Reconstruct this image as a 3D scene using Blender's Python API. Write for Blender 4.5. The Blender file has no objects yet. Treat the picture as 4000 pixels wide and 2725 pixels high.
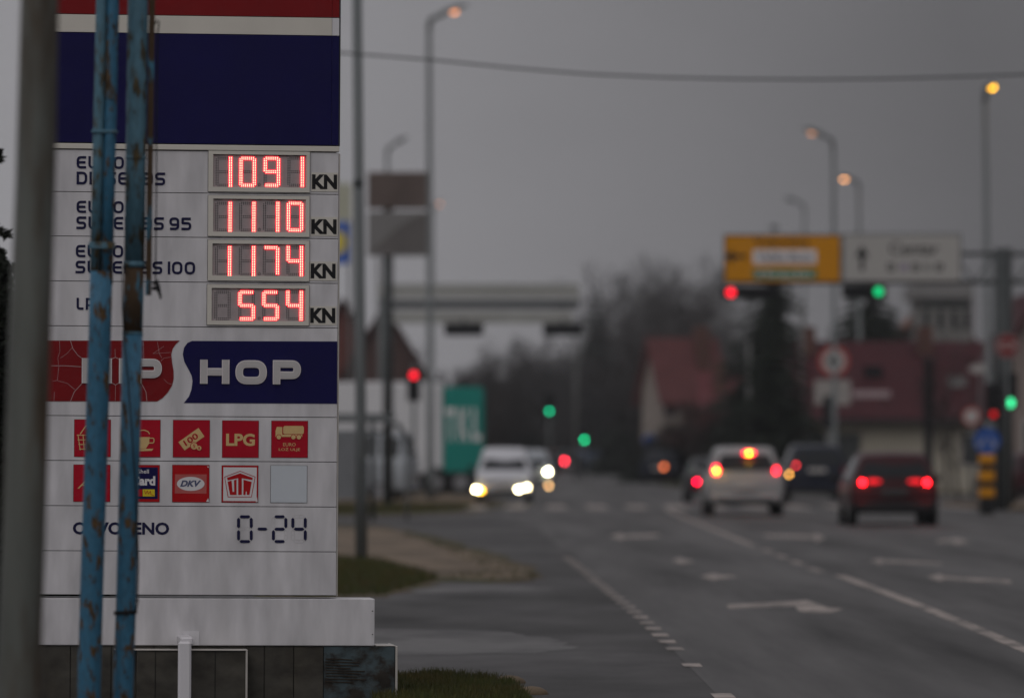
import bpy, math, random
from mathutils import Vector, Matrix

# ------------------------------------------------------------------ camera, world, sun, exposure
sc = bpy.context.scene
F = 22222.2                      # focal length in photo pixels (200 mm on 36 mm, 4000 px wide)
CX, HY, CAMH = 2000.0, 1755.0, 1.5
FOCUS = 34.3
cd = bpy.data.cameras.new('camera'); cam = bpy.data.objects.new('camera', cd)
sc.collection.objects.link(cam); sc.camera = cam
cam.location = (0, 0, CAMH); cam.rotation_euler = (math.pi/2, 0, 0)
cd.lens = 200; cd.sensor_width = 36; cd.shift_y = (HY-1362.5)/4000.0
cd.clip_start = 0.5; cd.clip_end = 6000
cd.dof.use_dof = True; cd.dof.focus_distance = FOCUS; cd.dof.aperture_fstop = 2.25
SUN_EL, SUN_AZ = math.radians(38), math.radians(200)      # azimuth from +Y, clockwise: behind the camera

w = bpy.data.worlds.new('World'); sc.world = w; w.use_nodes = True
nt = w.node_tree; nt.nodes.clear(); N = nt.nodes.new; L = nt.links.new
def mnode(tree, op, a, b=None, clamp=False):
    n = tree.nodes.new('ShaderNodeMath'); n.operation = op; n.use_clamp = clamp
    for i, v in enumerate((a, b)):
        if v is None: continue
        if isinstance(v, (int, float)): n.inputs[i].default_value = v
        else: tree.links.new(v, n.inputs[i])
    return n.outputs[0]
out = N('ShaderNodeOutputWorld'); bg = N('ShaderNodeBackground'); L(bg.outputs[0], out.inputs[0])
sky = N('ShaderNodeTexSky'); sky.sky_type = 'NISHITA'; sky.sun_disc = False
sky.sun_elevation = SUN_EL; sky.sun_rotation = SUN_AZ; sky.dust_density = 4.0; sky.air_density = 1.0
tc = N('ShaderNodeTexCoord'); sep = N('ShaderNodeSeparateXYZ'); L(tc.outputs['Generated'], sep.inputs[0])
# cloud cover: brighter to the zenith and to the west (behind the camera), a darker bank low in the north-east
zc = mnode(nt, 'MAXIMUM', sep.outputs['Z'], 0.0)
up = mnode(nt, 'MULTIPLY', mnode(nt, 'MINIMUM', mnode(nt, 'MULTIPLY', mnode(nt, 'MAXIMUM', mnode(nt, 'SUBTRACT', zc, 0.10), 0.0), 1.35), 1.0), 1.6)
back = mnode(nt, 'MULTIPLY', mnode(nt, 'MAXIMUM', mnode(nt, 'MULTIPLY', sep.outputs['Y'], -1.0), 0.0), 0.60)
bx = mnode(nt, 'MULTIPLY', mnode(nt, 'ADD', sep.outputs['X'], 0.02), -5.2)       # darker towards the right
bz = mnode(nt, 'MULTIPLY', mnode(nt, 'MINIMUM', zc, 0.12), -1.2)
bank = mnode(nt, 'MAXIMUM', mnode(nt, 'MINIMUM', mnode(nt, 'ADD', mnode(nt, 'ADD', bx, bz), 1.0), 1.10), 0.40)
noi = N('ShaderNodeTexNoise'); noi.inputs['Scale'].default_value = 14; noi.inputs['Detail'].default_value = 3
mp = N('ShaderNodeMapping'); mp.inputs['Scale'].default_value = (1, 1, 2.2); L(tc.outputs['Generated'], mp.inputs[0]); L(mp.outputs[0], noi.inputs[0])
cl = mnode(nt, 'ADD', mnode(nt, 'MULTIPLY', noi.outputs[0], 0.22), 0.89)
lum = mnode(nt, 'MULTIPLY', mnode(nt, 'ADD', mnode(nt, 'ADD', bank, up), back), cl)
grey = N('ShaderNodeVectorMath'); grey.operation = 'SCALE'; grey.inputs[0].default_value = (2.58, 2.53, 2.67); L(lum, grey.inputs['Scale'])
hs = N('ShaderNodeHueSaturation'); hs.inputs['Saturation'].default_value = 0.12; hs.inputs['Value'].default_value = 0.9; L(sky.outputs[0], hs.inputs['Color'])
mx = N('ShaderNodeMix'); mx.data_type = 'RGBA'; mx.inputs[0].default_value = 0.94
L(hs.outputs[0], mx.inputs[6]); L(grey.outputs[0], mx.inputs[7]); L(mx.outputs[2], bg.inputs[0]); bg.inputs[1].default_value = 0.10

sd = bpy.data.lights.new('sun', 'SUN'); sd.energy = 0.32; sd.angle = math.radians(35); sd.color = (1.0, 0.96, 0.93)
so = bpy.data.objects.new('sun', sd); sc.collection.objects.link(so)
sdir = Vector((math.sin(SUN_AZ)*math.cos(SUN_EL), math.cos(SUN_AZ)*math.cos(SUN_EL), math.sin(SUN_EL)))
so.rotation_euler = sdir.to_track_quat('Z', 'Y').to_euler(); so.location = (0, -20, 40)
sc.view_settings.view_transform = 'Standard'; sc.view_settings.look = 'None'
sc.view_settings.exposure = 0.0; sc.view_settings.gamma = 1.0
sc.render.engine = 'CYCLES'
sc.cycles.use_denoising = True
sc.cycles.max_bounces = 5; sc.cycles.diffuse_bounces = 2; sc.cycles.glossy_bounces = 3
sc.cycles.transparent_max_bounces = 6; sc.cycles.volume_bounces = 0
sc.cycles.caustics_reflective = False; sc.cycles.caustics_refractive = False
sc.cycles.sample_clamp_indirect = 3.0

rnd = random.Random(7)
# ------------------------------------------------------------------ helpers
def P(x, y, D): return Vector(((x-CX)*D/F, D, CAMH-(y-HY)*D/F))       # photo pixel + real distance -> world point
def S(D): return F/D                                                 # photo px per metre at a distance
def G(x, y): D = CAMH*F/(y-HY); return Vector(((x-CX)*D/F, D, 0))    # photo pixel on the ground

_m = {}
def mat(name, col, rough=0.6, metal=0.0, var=0.12, scale=6.0, bump=0.0, spec=0.15, coat=0.0, stretch=(1, 1, 1)):
    if name in _m: return _m[name]
    m = bpy.data.materials.new(name); m.use_nodes = True; t = m.node_tree; b = t.nodes['Principled BSDF']
    b.inputs['Roughness'].default_value = rough; b.inputs['Metallic'].default_value = metal
    b.inputs['Specular IOR Level'].default_value = spec; b.inputs['Coat Weight'].default_value = coat
    co = t.nodes.new('ShaderNodeTexCoord'); mp = t.nodes.new('ShaderNodeMapping'); mp.inputs['Scale'].default_value = stretch
    n = t.nodes.new('ShaderNodeTexNoise'); n.inputs['Scale'].default_value = scale; n.inputs['Detail'].default_value = 6; n.inputs['Roughness'].default_value = 0.6
    t.links.new(co.outputs['Object'], mp.inputs[0]); t.links.new(mp.outputs[0], n.inputs['Vector'])
    r = t.nodes.new('ShaderNodeValToRGB'); r.color_ramp.elements[0].position = 0.3; r.color_ramp.elements[1].position = 0.7
    r.color_ramp.elements[0].color = (*[c*(1-var) for c in col], 1); r.color_ramp.elements[1].color = (*[min(1, c*(1+var)) for c in col], 1)
    t.links.new(n.outputs['Fac'], r.inputs[0]); t.links.new(r.outputs[0], b.inputs['Base Color'])
    if bump:
        bp = t.nodes.new('ShaderNodeBump'); bp.inputs['Strength'].default_value = bump; bp.inputs['Distance'].default_value = 0.02
        t.links.new(n.outputs['Fac'], bp.inputs['Height']); t.links.new(bp.outputs[0], b.inputs['Normal'])
    _m[name] = m; return m
def mat2(name, ca, cb, lo, hi, scale=5, stretch=(1, 1, 1), rough=(0.5, 0.85), bump=0.3, detail=8, third=None, metal=0.0, spec=0.25, kb=.5):
    """two-tone material: paint with patches of something else through a noise mask"""
    if name in _m: return _m[name]
    m = bpy.data.materials.new(name); m.use_nodes = True; t = m.node_tree; b = t.nodes['Principled BSDF']
    b.inputs['Metallic'].default_value = metal; b.inputs['Specular IOR Level'].default_value = spec
    co = t.nodes.new('ShaderNodeTexCoord'); mp = t.nodes.new('ShaderNodeMapping'); mp.inputs['Scale'].default_value = stretch
    n = t.nodes.new('ShaderNodeTexNoise'); n.inputs['Scale'].default_value = scale; n.inputs['Detail'].default_value = detail; n.inputs['Roughness'].default_value = 0.62
    t.links.new(co.outputs['Object'], mp.inputs[0]); t.links.new(mp.outputs[0], n.inputs['Vector'])
    r = t.nodes.new('ShaderNodeMapRange'); r.inputs[1].default_value = lo; r.inputs[2].default_value = hi
    t.links.new(n.outputs['Fac'], r.inputs[0])
    n2 = t.nodes.new('ShaderNodeTexNoise'); n2.inputs['Scale'].default_value = scale*2.3; n2.inputs['Detail'].default_value = 5
    t.links.new(mp.outputs[0], n2.inputs['Vector'])
    def vary(c, k):
        v = t.nodes.new('ShaderNodeValToRGB'); v.color_ramp.elements[0].position = 0.3; v.color_ramp.elements[1].position = 0.7
        v.color_ramp.elements[0].color = (*[q*(1-k) for q in c], 1); v.color_ramp.elements[1].color = (*(third if third and c is cb else [min(1, q*(1+k)) for q in c]), 1)
        t.links.new(n2.outputs['Fac'], v.inputs[0]); return v.outputs[0]
    x = t.nodes.new('ShaderNodeMix'); x.data_type = 'RGBA'; t.links.new(r.outputs[0], x.inputs[0])
    t.links.new(vary(ca, 0.18), x.inputs[6]); t.links.new(vary(cb, kb), x.inputs[7]); t.links.new(x.outputs[2], b.inputs['Base Color'])
    rr = t.nodes.new('ShaderNodeMapRange'); rr.inputs[3].default_value = rough[0]; rr.inputs[4].default_value = rough[1]
    t.links.new(r.outputs[0], rr.inputs[0]); t.links.new(rr.outputs[0], b.inputs['Roughness'])
    if bump:
        bp = t.nodes.new('ShaderNodeBump'); bp.inputs['Strength'].default_value = bump; bp.inputs['Distance'].default_value = 0.004
        t.links.new(r.outputs[0], bp.inputs['Height']); t.links.new(bp.outputs[0], b.inputs['Normal'])
    _m[name] = m; return m
def emis(name, col, s):
    if name in _m: return _m[name]
    m = bpy.data.materials.new(name); m.use_nodes = True; b = m.node_tree.nodes['Principled BSDF']
    b.inputs['Base Color'].default_value = (*[c*0.3 for c in col], 1); b.inputs['Emission Color'].default_value = (*col, 1); b.inputs['Emission Strength'].default_value = s
    _m[name] = m; return m

class MB:
    def __init__(s): s.v = []; s.f = []; s.sm = []
    def add(s, vs, fs, smooth=False):
        o = len(s.v); s.v += [tuple(v) for v in vs]; s.f += [tuple(i+o for i in f) for f in fs]; s.sm += [smooth]*len(fs); return s
    def box(s, a, b, bev=0.0):
        x0, x1 = sorted((a[0], b[0])); y0, y1 = sorted((a[1], b[1])); z0, z1 = sorted((a[2], b[2]))
        if bev <= 0:
            vs = [(x0,y0,z0),(x1,y0,z0),(x1,y1,z0),(x0,y1,z0),(x0,y0,z1),(x1,y0,z1),(x1,y1,z1),(x0,y1,z1)]
            return s.add(vs, [(0,3,2,1),(4,5,6,7),(0,1,5,4),(1,2,6,5),(2,3,7,6),(3,0,4,7)])
        k = min(bev, (x1-x0)*.45, (y1-y0)*.45, (z1-z0)*.45)
        def ring(z, q): return [(x0+q,y0+k,z),(x0+k,y0+q,z),(x1-k,y0+q,z),(x1-q,y0+k,z),(x1-q,y1-k,z),(x1-k,y1-q,z),(x0+k,y1-q,z),(x0+q,y1-k,z)]
        R = [ring(z0, k*.9), ring(z0+k, 0), ring(z1-k, 0), ring(z1, k*.9)]
        vs = [p for r in R for p in r]; fs = [tuple(range(7, -1, -1)), tuple(range(24, 32))]
        for i in range(3):
            for j in range(8): fs.append((i*8+j, i*8+(j+1) % 8, (i+1)*8+(j+1) % 8, (i+1)*8+j))
        return s.add(vs, fs)
    def tube(s, pts, r, n=10, cap=True, smooth=True):
        pts = [Vector(p) for p in pts]; rs = r if isinstance(r, (list, tuple)) else [r]*len(pts)
        vs = []; fs = []; prev = None
        for i, p in enumerate(pts):
            d = (pts[min(i+1, len(pts)-1)]-pts[max(i-1, 0)])
            d = d.normalized() if d.length > 1e-9 else Vector((0, 0, 1))
            if prev is None: a = d.orthogonal().normalized()
            else: a = (prev-d*prev.dot(d)); a = a.normalized() if a.length > 1e-6 else d.orthogonal().normalized()
            prev = a; b = d.cross(a)
            for k in range(n):
                t = 2*math.pi*k/n; vs.append(p+(a*math.cos(t)+b*math.sin(t))*rs[i])
        for i in range(len(pts)-1):
            for k in range(n): fs.append((i*n+k, i*n+(k+1) % n, (i+1)*n+(k+1) % n, (i+1)*n+k))
        s.add(vs, fs, smooth)
        if cap:
            o = len(s.v)-len(vs); s.f += [tuple(o+k for k in range(n-1, -1, -1)), tuple(o+(len(pts)-1)*n+k for k in range(n))]; s.sm += [False, False]
        return s
    def poly(s, pts, y, t=0.0):                                      # polygon in the XZ plane, front at y, thickness t backwards
        n = len(pts); ar = sum(pts[i][0]*pts[(i+1) % n][1]-pts[(i+1) % n][0]*pts[i][1] for i in range(n))
        if ar < 0: pts = list(pts)[::-1]
        vs = [(p[0], y, p[1]) for p in pts]
        if t <= 0: return s.add(vs, [tuple(range(n))])
        vs += [(p[0], y+t, p[1]) for p in pts]
        return s.add(vs, [tuple(range(n)), tuple(range(2*n-1, n-1, -1))]+[(i, n+i, n+(i+1) % n, (i+1) % n) for i in range(n)])
    def flat(s, pts, z):                                             # polygon on the ground
        n = len(pts); ar = sum(pts[i][0]*pts[(i+1) % n][1]-pts[(i+1) % n][0]*pts[i][1] for i in range(n))
        if ar < 0: pts = list(pts)[::-1]
        return s.add([(p[0], p[1], z) for p in pts], [tuple(range(n))])
    def slab(s, pts, z0, z1):
        n = len(pts); ar = sum(pts[i][0]*pts[(i+1) % n][1]-pts[(i+1) % n][0]*pts[i][1] for i in range(n))
        if ar < 0: pts = list(pts)[::-1]
        return s.add([(p[0], p[1], z0) for p in pts]+[(p[0], p[1], z1) for p in pts],
                     [tuple(range(n-1, -1, -1)), tuple(range(n, 2*n))]+[(i, (i+1) % n, n+(i+1) % n, n+i) for i in range(n)])
    def disc(s, c, r, y, t=0.0, n=24, rz=None):
        return s.poly([(c[0]+r*math.cos(2*math.pi*i/n), c[1]+(rz or r)*math.sin(2*math.pi*i/n)) for i in range(n)], y, t)
    def frame(s, o, i, y0, y1):                                      # rectangular ring: outer (x0,z0,x1,z1), inner the same
        s.box((o[0], y0, o[1]), (o[2], y1, i[1])); s.box((o[0], y0, i[3]), (o[2], y1, o[3]))
        s.box((o[0], y0, i[1]), (i[0], y1, i[3])); s.box((i[2], y0, i[1]), (o[2], y1, i[3])); return s
    def dome(s, c, r, n=12, m=6, squash=1.0, axis='z'):
        vs = []; fs = []
        for i in range(m+1):
            a = math.pi*i/m
            for k in range(n):
                t = 2*math.pi*k/n; vs.append((c[0]+r*math.sin(a)*math.cos(t), c[1]+r*math.sin(a)*math.sin(t), c[2]+r*squash*math.cos(a)))
        for i in range(m):
            for k in range(n): fs.append((i*n+k, (i+1)*n+k, (i+1)*n+(k+1) % n, i*n+(k+1) % n))
        return s.add(vs, fs, True)
    def build(s, name, m, parent=None, loc=None):
        me = bpy.data.meshes.new(name); me.from_pydata(s.v, [], s.f); me.materials.append(m)
        me.polygons.foreach_set('use_smooth', s.sm); me.update()
        o = bpy.data.objects.new(name, me); sc.collection.objects.link(o)
        if parent: o.parent = parent
        if loc: o.location = loc
        return o
def tag(o, label=None, cat=None, group=None, kind=None):
    if label: o['label'] = label
    if cat: o['category'] = cat
    if group: o['group'] = group
    if kind: o['kind'] = kind
    return o
def empty(name, loc, label=None, cat=None, group=None, rz=0.0):
    o = bpy.data.objects.new(name, None); sc.collection.objects.link(o); o.location = loc; o.rotation_euler = (0, 0, rz); o.empty_display_size = 0.3
    return tag(o, label, cat, group)
def copy_tree(o, parent=None):
    c = o.copy(); sc.collection.objects.link(c)
    if parent: c.parent = parent
    for ch in list(o.children): copy_tree(ch, c)
    return c
def fillet(pts, rad, closed=False, seg=6):
    n = len(pts); out = []
    for i, p in enumerate(pts):
        r = rad[i] if isinstance(rad, (list, tuple)) else rad
        if r <= 0 or (not closed and i in (0, n-1)): out.append(p); continue
        a, b = pts[i-1], pts[(i+1) % n]
        v1 = Vector((a[0]-p[0], a[1]-p[1])); v2 = Vector((b[0]-p[0], b[1]-p[1])); l1, l2 = v1.length, v2.length
        v1.normalize(); v2.normalize(); r = min(r, l1*.48, l2*.48)
        s_, e_ = Vector(p)+v1*r, Vector(p)+v2*r
        for k in range(seg+1):
            t = k/seg; q = s_*(1-t)**2+Vector(p)*2*t*(1-t)+e_*t*t; out.append((q.x, q.y))
    return out
def ribbon(mb, pts, th, y, depth, closed=False):
    n = len(pts); Ls = []; Rs = []
    for i in range(n):
        p = Vector(pts[i]); a = Vector(pts[i-1]) if (closed or i > 0) else None; b = Vector(pts[(i+1) % n]) if (closed or i < n-1) else None
        d1 = (p-a).normalized() if a is not None else None; d2 = (b-p).normalized() if b is not None else None
        if d1 is None: d1 = d2
        if d2 is None: d2 = d1
        n1 = Vector((-d1.y, d1.x)); n2 = Vector((-d2.y, d2.x)); m = (n1+n2)
        m = m.normalized() if m.length > 1e-6 else n1
        k = (th/2)/max(0.35, m.dot(n1)); Ls.append(p+m*k); Rs.append(p-m*k)
    vs = [(q.x, y, q.y) for q in Ls]+[(q.x, y, q.y) for q in Rs]+[(q.x, y+depth, q.y) for q in Ls]+[(q.x, y+depth, q.y) for q in Rs]
    fs = []
    for i in range(n if closed else n-1):
        j = (i+1) % n
        fs += [(i, n+i, n+j, j), (i, j, 2*n+j, 2*n+i), (n+i, 3*n+i, 3*n+j, n+j)]
    if not closed: fs += [(0, 2*n, 3*n, n), (n-1, 2*n-1, 4*n-1, 3*n-1)]
    mb.add(vs, fs)
def glyph(ch, W, t):
    a, b, c = t/2, 1-t/2, W-t/2; r = 0.28
    D = {'E': [([(W, b), (a, b), (a, a), (W, a)], r, 0), ([(t+.002, .5), (W*.93, .5)], 0, 0)],
         'U': [([(a, 1), (a, a), (c, a), (c, 1)], r, 0)], 'O': [([(a, a), (a, b), (c, b), (c, a)], r+.06, 1)],
         '0': [([(a, a), (a, b), (c, b), (c, a)], r+.02, 1)],
         'R': [([(a, 0), (a, b), (c, b), (c, .40), (t+.002, .40)], [0, 0, .25, .2, 0], 0), ([(W*.52, .40-a-.002), (c, 0)], 0, 0)],
         'D': [([(a, a), (a, b), (c, b), (c, a)], [0, 0, .34, .34], 1)], 'I': [([(a, 0), (a, 1)], 0, 0)], '1': [([(a, 0), (a, 1)], 0, 0)],
         'S': [([(W, b), (a, b), (a, .5), (c, .5), (c, a), (0, a)], .2, 0)], 'L': [([(a, 1), (a, a), (W, a)], .2, 0)],
         'B': [([(a, a), (a, b), (c, b), (c, a)], [0, 0, .25, .25], 1), ([(t+.002, .52), (W-t-.002, .52)], 0, 0)],
         'P': [([(a, 0), (a, b), (c, b), (c, .38), (t+.002, .38)], [0, 0, .25, .25, 0], 0)],
         'G': [([(W, b), (a, b), (a, a), (c, a), (c, .5), (W*.5, .5)], [0, r, r, .1, 0, 0], 0)],
         'H': [([(a, 0), (a, 1)], 0, 0), ([(c, 0), (c, 1)], 0, 0), ([(t+.002, .5), (W-t-.002, .5)], 0, 0)],
         '9': [([(.06, a), (c, a), (c, b), (a, b), (a, .42), (W-t-.002, .42)], .24, 0)],
         '5': [([(W*.95, b), (a, b), (a, .55), (c, .55), (c, a), (0, a)], [0, .03, .03, .22, .22, 0], 0)]}
    return D[ch]
def stroke_text(mb, s, box, t, y, depth, widths=None, gap=.22, grow=0.0):
    x0, z0, x1, z1 = box; wd = {'I': t, '1': t, ' ': .10, 'E': .92, 'L': .62, 'S': .95, '9': .95, '5': .95, '0': 1.02, 'B': 1.0}
    if widths: wd.update(widths)
    tot = sum(wd.get(c, 1.0) for c in s)+gap*(len(s)-1); h = z1-z0; k = (x1-x0)/tot; x = 0
    for c in s:
        W = wd.get(c, 1.0)
        if c != ' ':
            Wk = W*k/h                                                # keep the stroke even when the run is squeezed
            Wk = t if c in 'I1' else Wk
            for pts, r, cl in glyph(c, Wk, t):
                pp = fillet(pts, r, bool(cl)); ribbon(mb, [(x0+x*k+p[0]*h, z0+p[1]*h) for p in pp], (t+grow)*h, y, depth, bool(cl))
        x += W+gap
def font_text(mb, s, cx, cz, wd, ht, y, rot=0.0, shear=0.0, bold=0.0, depth=0.0):
    cu = bpy.data.curves.new('t', 'FONT'); cu.body = s; cu.offset = bold; cu.shear = shear; cu.resolution_u = 3; cu.extrude = 0.0
    o = bpy.data.objects.new('t', cu); sc.collection.objects.link(o); dg = bpy.context.evaluated_depsgraph_get(); dg.update()
    me = bpy.data.meshes.new_from_object(o.evaluated_get(dg))
    xs = [v.co.x for v in me.vertices]; ys = [v.co.y for v in me.vertices]
    if xs:
        mx_, nx_, my_, ny_ = max(xs), min(xs), max(ys), min(ys); c, q = math.cos(rot), math.sin(rot); vs = []
        for v in me.vertices:
            a = ((v.co.x-nx_)/(mx_-nx_)-.5)*wd; b = ((v.co.y-ny_)/(my_-ny_)-.5)*ht
            vs.append((cx+a*c-b*q, y, cz+a*q+b*c))
        mb.add(vs, [tuple(p.vertices) for p in me.polygons])
    bpy.data.objects.remove(o); bpy.data.curves.remove(cu); bpy.data.meshes.remove(me)

# ------------------------------------------------------------------ materials
M_white = mat('sign_white', (.60, .585, .60), .42, var=.035, scale=2.2)
M_clad = mat2('sign_cladding', (.535, .52, .53), (.515, .50, .50), .50, .90, 1.6, (2.2, 1, .6), (.4, .5), 0, kb=.04)
M_cream = mat('sign_cream', (.56, .53, .47), .45, var=.05, scale=3)
M_red = mat('sign_red', (.175, .005, .007), .45, var=.10, scale=3)
M_tile = mat('tile_red', (.37, .003, .016), .4, var=.06, scale=8)
M_tile2 = mat('tile_scarlet', (.38, .004, .007), .4, var=.06, scale=8)
M_blue = mat('sign_blue', (.004, .003, .052), .45, var=.12, scale=3)
M_navy = mat('letter_navy', (.010, .010, .045), .45, var=.05)
M_gold = mat('symbol_gold', (.58, .40, .18), .5, var=.06, scale=20)
M_dark = mat('dark_gap', (.012, .012, .012), .8)
M_black = mat('black_plastic', (.012, .012, .013), .45, var=.2)
M_alu = mat('aluminium_trim', (.50, .47, .43), .38, .35, var=.08, scale=9)
M_galv = mat2('galvanised_weathered', (.105, .110, .098), (.060, .038, .020), .47, .60, 4.5, (1, 1, .15), (.45, .8), .1)
M_pipe = mat2('blue_pipe_rust', (.030, .115, .190), (.050, .032, .014), .53, .60, 24.0, (1, 1, .42), (.45, .9), .5, third=(.11, .065, .028))
M_pipe2 = mat2('blue_pipe_worn', (.070, .155, .205), (.050, .040, .020), .52, .61, 21.0, (1, 1, .35), (.45, .9), .5, third=(.10, .075, .035))
M_piper = mat2('rusted_pipe', (.055, .034, .018), (.03, .12, .18), .54, .62, 14.0, (1, 1, .4), (.9, .5), .5)
M_grey = mat('lamp_grey', (.13, .14, .14), .5, .2, var=.12, scale=2, stretch=(1, 1, .3))
M_greyd = mat('dark_grey_steel', (.055, .06, .06), .5, .2, var=.15)
M_asph = mat2('asphalt', (.074, .071, .069), (.046, .044, .043), .36, .64, .70, (1, .05, 1), (.6, .75), 0, detail=9, spec=.18)
M_asph2 = mat2('asphalt_apron', (.048, .045, .044), (.028, .027, .026), .36, .66, .45, (.8, .30, 1), (.5, .7), 0, detail=9, spec=.12)
M_conc = mat2('worn_concrete', (.165, .118, .076), (.055, .042, .026), .38, .66, .9, (1, .5, 1), (.7, .9), 0)
M_patch = mat2('pale_patch', (.058, .054, .051), (.040, .038, .037), .42, .62, .9, (1, .5, 1), (.45, .6), 0)
M_soil = mat2('verge_soil', (.065, .045, .024), (.040, .042, .014), .45, .6, 1.2, (1, .4, 1), (.9, .95), 0)
M_grass = mat2('grass_blades', (.040, .048, .010), (.075, .052, .015), .45, .65, 1.1, (1, 1, 1), (.8, .9), 0)
M_paint = mat2('road_paint', (.30, .25, .22), (.07, .065, .06), .42, .64, 3.0, (1, .5, 1), (.5, .6), 0)
M_glass = mat('dark_glass', (.012, .014, .016), .12, var=.1)
M_tyre = mat('tyre', (.012, .012, .012), .8)
M_rim = mat('rim', (.25, .25, .26), .35, .7)
E_red = emis('lamp_red', (1, .012, .03), 2.6); E_yel = emis('lamp_yellow', (1, .62, .01), 30); E_green = emis('lamp_green', (.0, .75, .26), 12)
E_green2 = emis('lamp_green_bright', (.05, .95, .36), 2.4)
E_head = emis('headlight', (1, .85, .48), 45); E_amber = emis('amber', (1, .45, .10), 5)
E_street = emis('street_lit', (1, .47, .0), 12); E_street2 = emis('street_dim', (1, .36, .14), 2.4); E_street3 = emis('street_warming', (1, .40, .16), 1.3)
E_led = emis('led_core', (1, .36, .20), 6); E_ledb = emis('led_body_halo', (1, .012, .035), 4.5)
M_redlens = mat('unlit_red_lens', (.12, .008, .010), .3)

# ------------------------------------------------------------------ ground
def rough(pts, amp, n=9, seed=1):
    q = random.Random(seed); out = []
    for i, p in enumerate(pts):
        c = pts[(i+1) % len(pts)]
        for k in range(n):
            t = k/n; dx, dy = c[0]-p[0], c[1]-p[1]; l = math.hypot(dx, dy); d = q.uniform(-1, 1)*min(amp, l*.25)*(1 if k else 0)
            out.append((p[0]+dx*t-dy/l*d, p[1]+dy*t+dx/l*d))
    return out
def struct(name, mb, m): return tag(mb.build(name, m), kind='structure')
b = MB(); b.add([(-900, -60, 0), (900, -60, 0), (900, 2200, 0), (-900, 2200, 0)], [(0, 1, 2, 3)]); struct('ground', b, M_soil)
b = MB(); b.flat([(-60, -20), (14, -20), (14, 142), (-60, 142)], .004); struct('side_road', b, M_asph2)
b = MB(); b.flat([(1.0, -20), (1.25, 35), (1.15, 50), (.85, 76), (.45, 109), (-1.0, 150), (-1.6, 180), (-.6, 217), (.9, 290), (1.9, 380), (2.1, 428),
                  (6.7, 428), (6.5, 350), (6.3, 245), (6.8, 192), (14, 186), (30, 180), (30, 40), (20, -20)], .0058); struct('road', b, M_asph)
b = MB(); b.slab([(15.5, 60), (60, 60), (60, 152), (11.5, 152), (12.5, 135), (13.6, 110)], 0, .12); struct('pavement', b, M_conc)
b = MB(); b.flat(rough([G(1000, 2040), G(1500, 2055), G(1720, 2100), G(2060, 2205), G(2130, 2255), G(2000, 2278), G(1740, 2275), G(1520, 2335), G(1000, 2345)], .15, 8, 6), .0065); struct('verge', b, M_soil)
b = MB(); b.flat(rough([G(1000, 1930), G(1900, 1935), G(2000, 1965), G(1860, 2004), G(1500, 2016), G(1000, 2016)], .3, 8, 7), .0065); struct('verge', b, M_soil)
b = MB(); b.flat([G(1300, 2650), G(1700, 2636), G(1900, 2650), G(2030, 2680), G(2090, 2730), G(2100, 2800), G(1300, 2800)], .0065); struct('verge', b, mat('lawn_earth', (.030, .034, .012), .95, var=.3, scale=6))
# raised paved refuge with its brown verge on the left, and the pavement in front of the truck
isl = [G(1150, 2062), G(1500, 2066), G(1640, 2100), G(1760, 2140), G(1920, 2180), G(2035, 2215), G(2070, 2245), G(2000, 2262), G(1800, 2262), G(1650, 2235), G(1480, 2190), G(1150, 2170)]
b = MB(); b.flat(rough(isl, .22, 11, 2), .008); struct('refuge_pavement', b, M_conc)
b = MB(); b.slab([G(1100, 1938), G(1750, 1938), G(1880, 1950), G(1930, 1963), G(1780, 1972), G(1100, 1972)], 0, .10); struct('footpath', b, M_conc)
b = MB(); b.flat(rough([G(1400, 2455), G(1900, 2462), G(2160, 2495), G(2250, 2530), G(2050, 2555), G(1400, 2560)], .07, 9, 3), .0056); struct('patched_asphalt', b, M_patch)
b = MB(); b.flat(rough([G(1300, 2288), G(2080, 2290), G(2150, 2300), G(1900, 2312), G(1300, 2318)], .09, 9, 4), .0056); struct('damp_gutter', b, M_patch)

def grass_patch(name, outline, label, dens, h, seed):
    r = random.Random(seed); b = MB(); xs = [p[0] for p in outline]; ys = [p[1] for p in outline]
    def inside(x, y):
        c = False; n = len(outline)
        for i in range(n):
            (x1, y1), (x2, y2) = outline[i][:2], outline[(i+1) % n][:2]
            if (y1 > y) != (y2 > y) and x < (x2-x1)*(y-y1)/(y2-y1)+x1: c = not c
        return c
    area = (max(xs)-min(xs))*(max(ys)-min(ys)); k = int(area*dens)
    for _ in range(k):
        x, y = r.uniform(min(xs), max(xs)), r.uniform(min(ys), max(ys))
        if not inside(x, y): continue
        a = r.uniform(0, 6.28); hh = h*r.uniform(.4, 1.2); wx = .006+.012*hh; l = r.uniform(-.5, .5)*hh
        b.add([(x-wx*math.cos(a), y-wx*math.sin(a), 0), (x+wx*math.cos(a), y+wx*math.sin(a), 0), (x+l, y+l*.6, hh)], [(0, 1, 2)])
    o = b.build(name, M_grass); return tag(o, label, 'grass', kind='stuff')
grass_patch('grass', [tuple(p[:2]) for p in (G(1500, 2655), G(1700, 2640), G(1900, 2655), G(2010, 2680), G(2060, 2725), G(2080, 2760), G(1450, 2760))], 'green grass tuft beside the stone base of the price sign', 2600, .07, 3)
grass_patch('grass', [tuple(p[:2]) for p in (G(1150, 2175), G(1480, 2195), G(1660, 2242), G(1720, 2262), G(1500, 2325), G(1150, 2335))], 'dull green and brown grass in front of the paved refuge', 260, .11, 4)
grass_patch('grass', [tuple(p[:2]) for p in (G(1100, 1974), G(1860, 1974), G(1780, 2000), G(1500, 2012), G(1100, 2012))], 'brown winter grass strip in front of the truck', 60, .14, 5)
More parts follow.
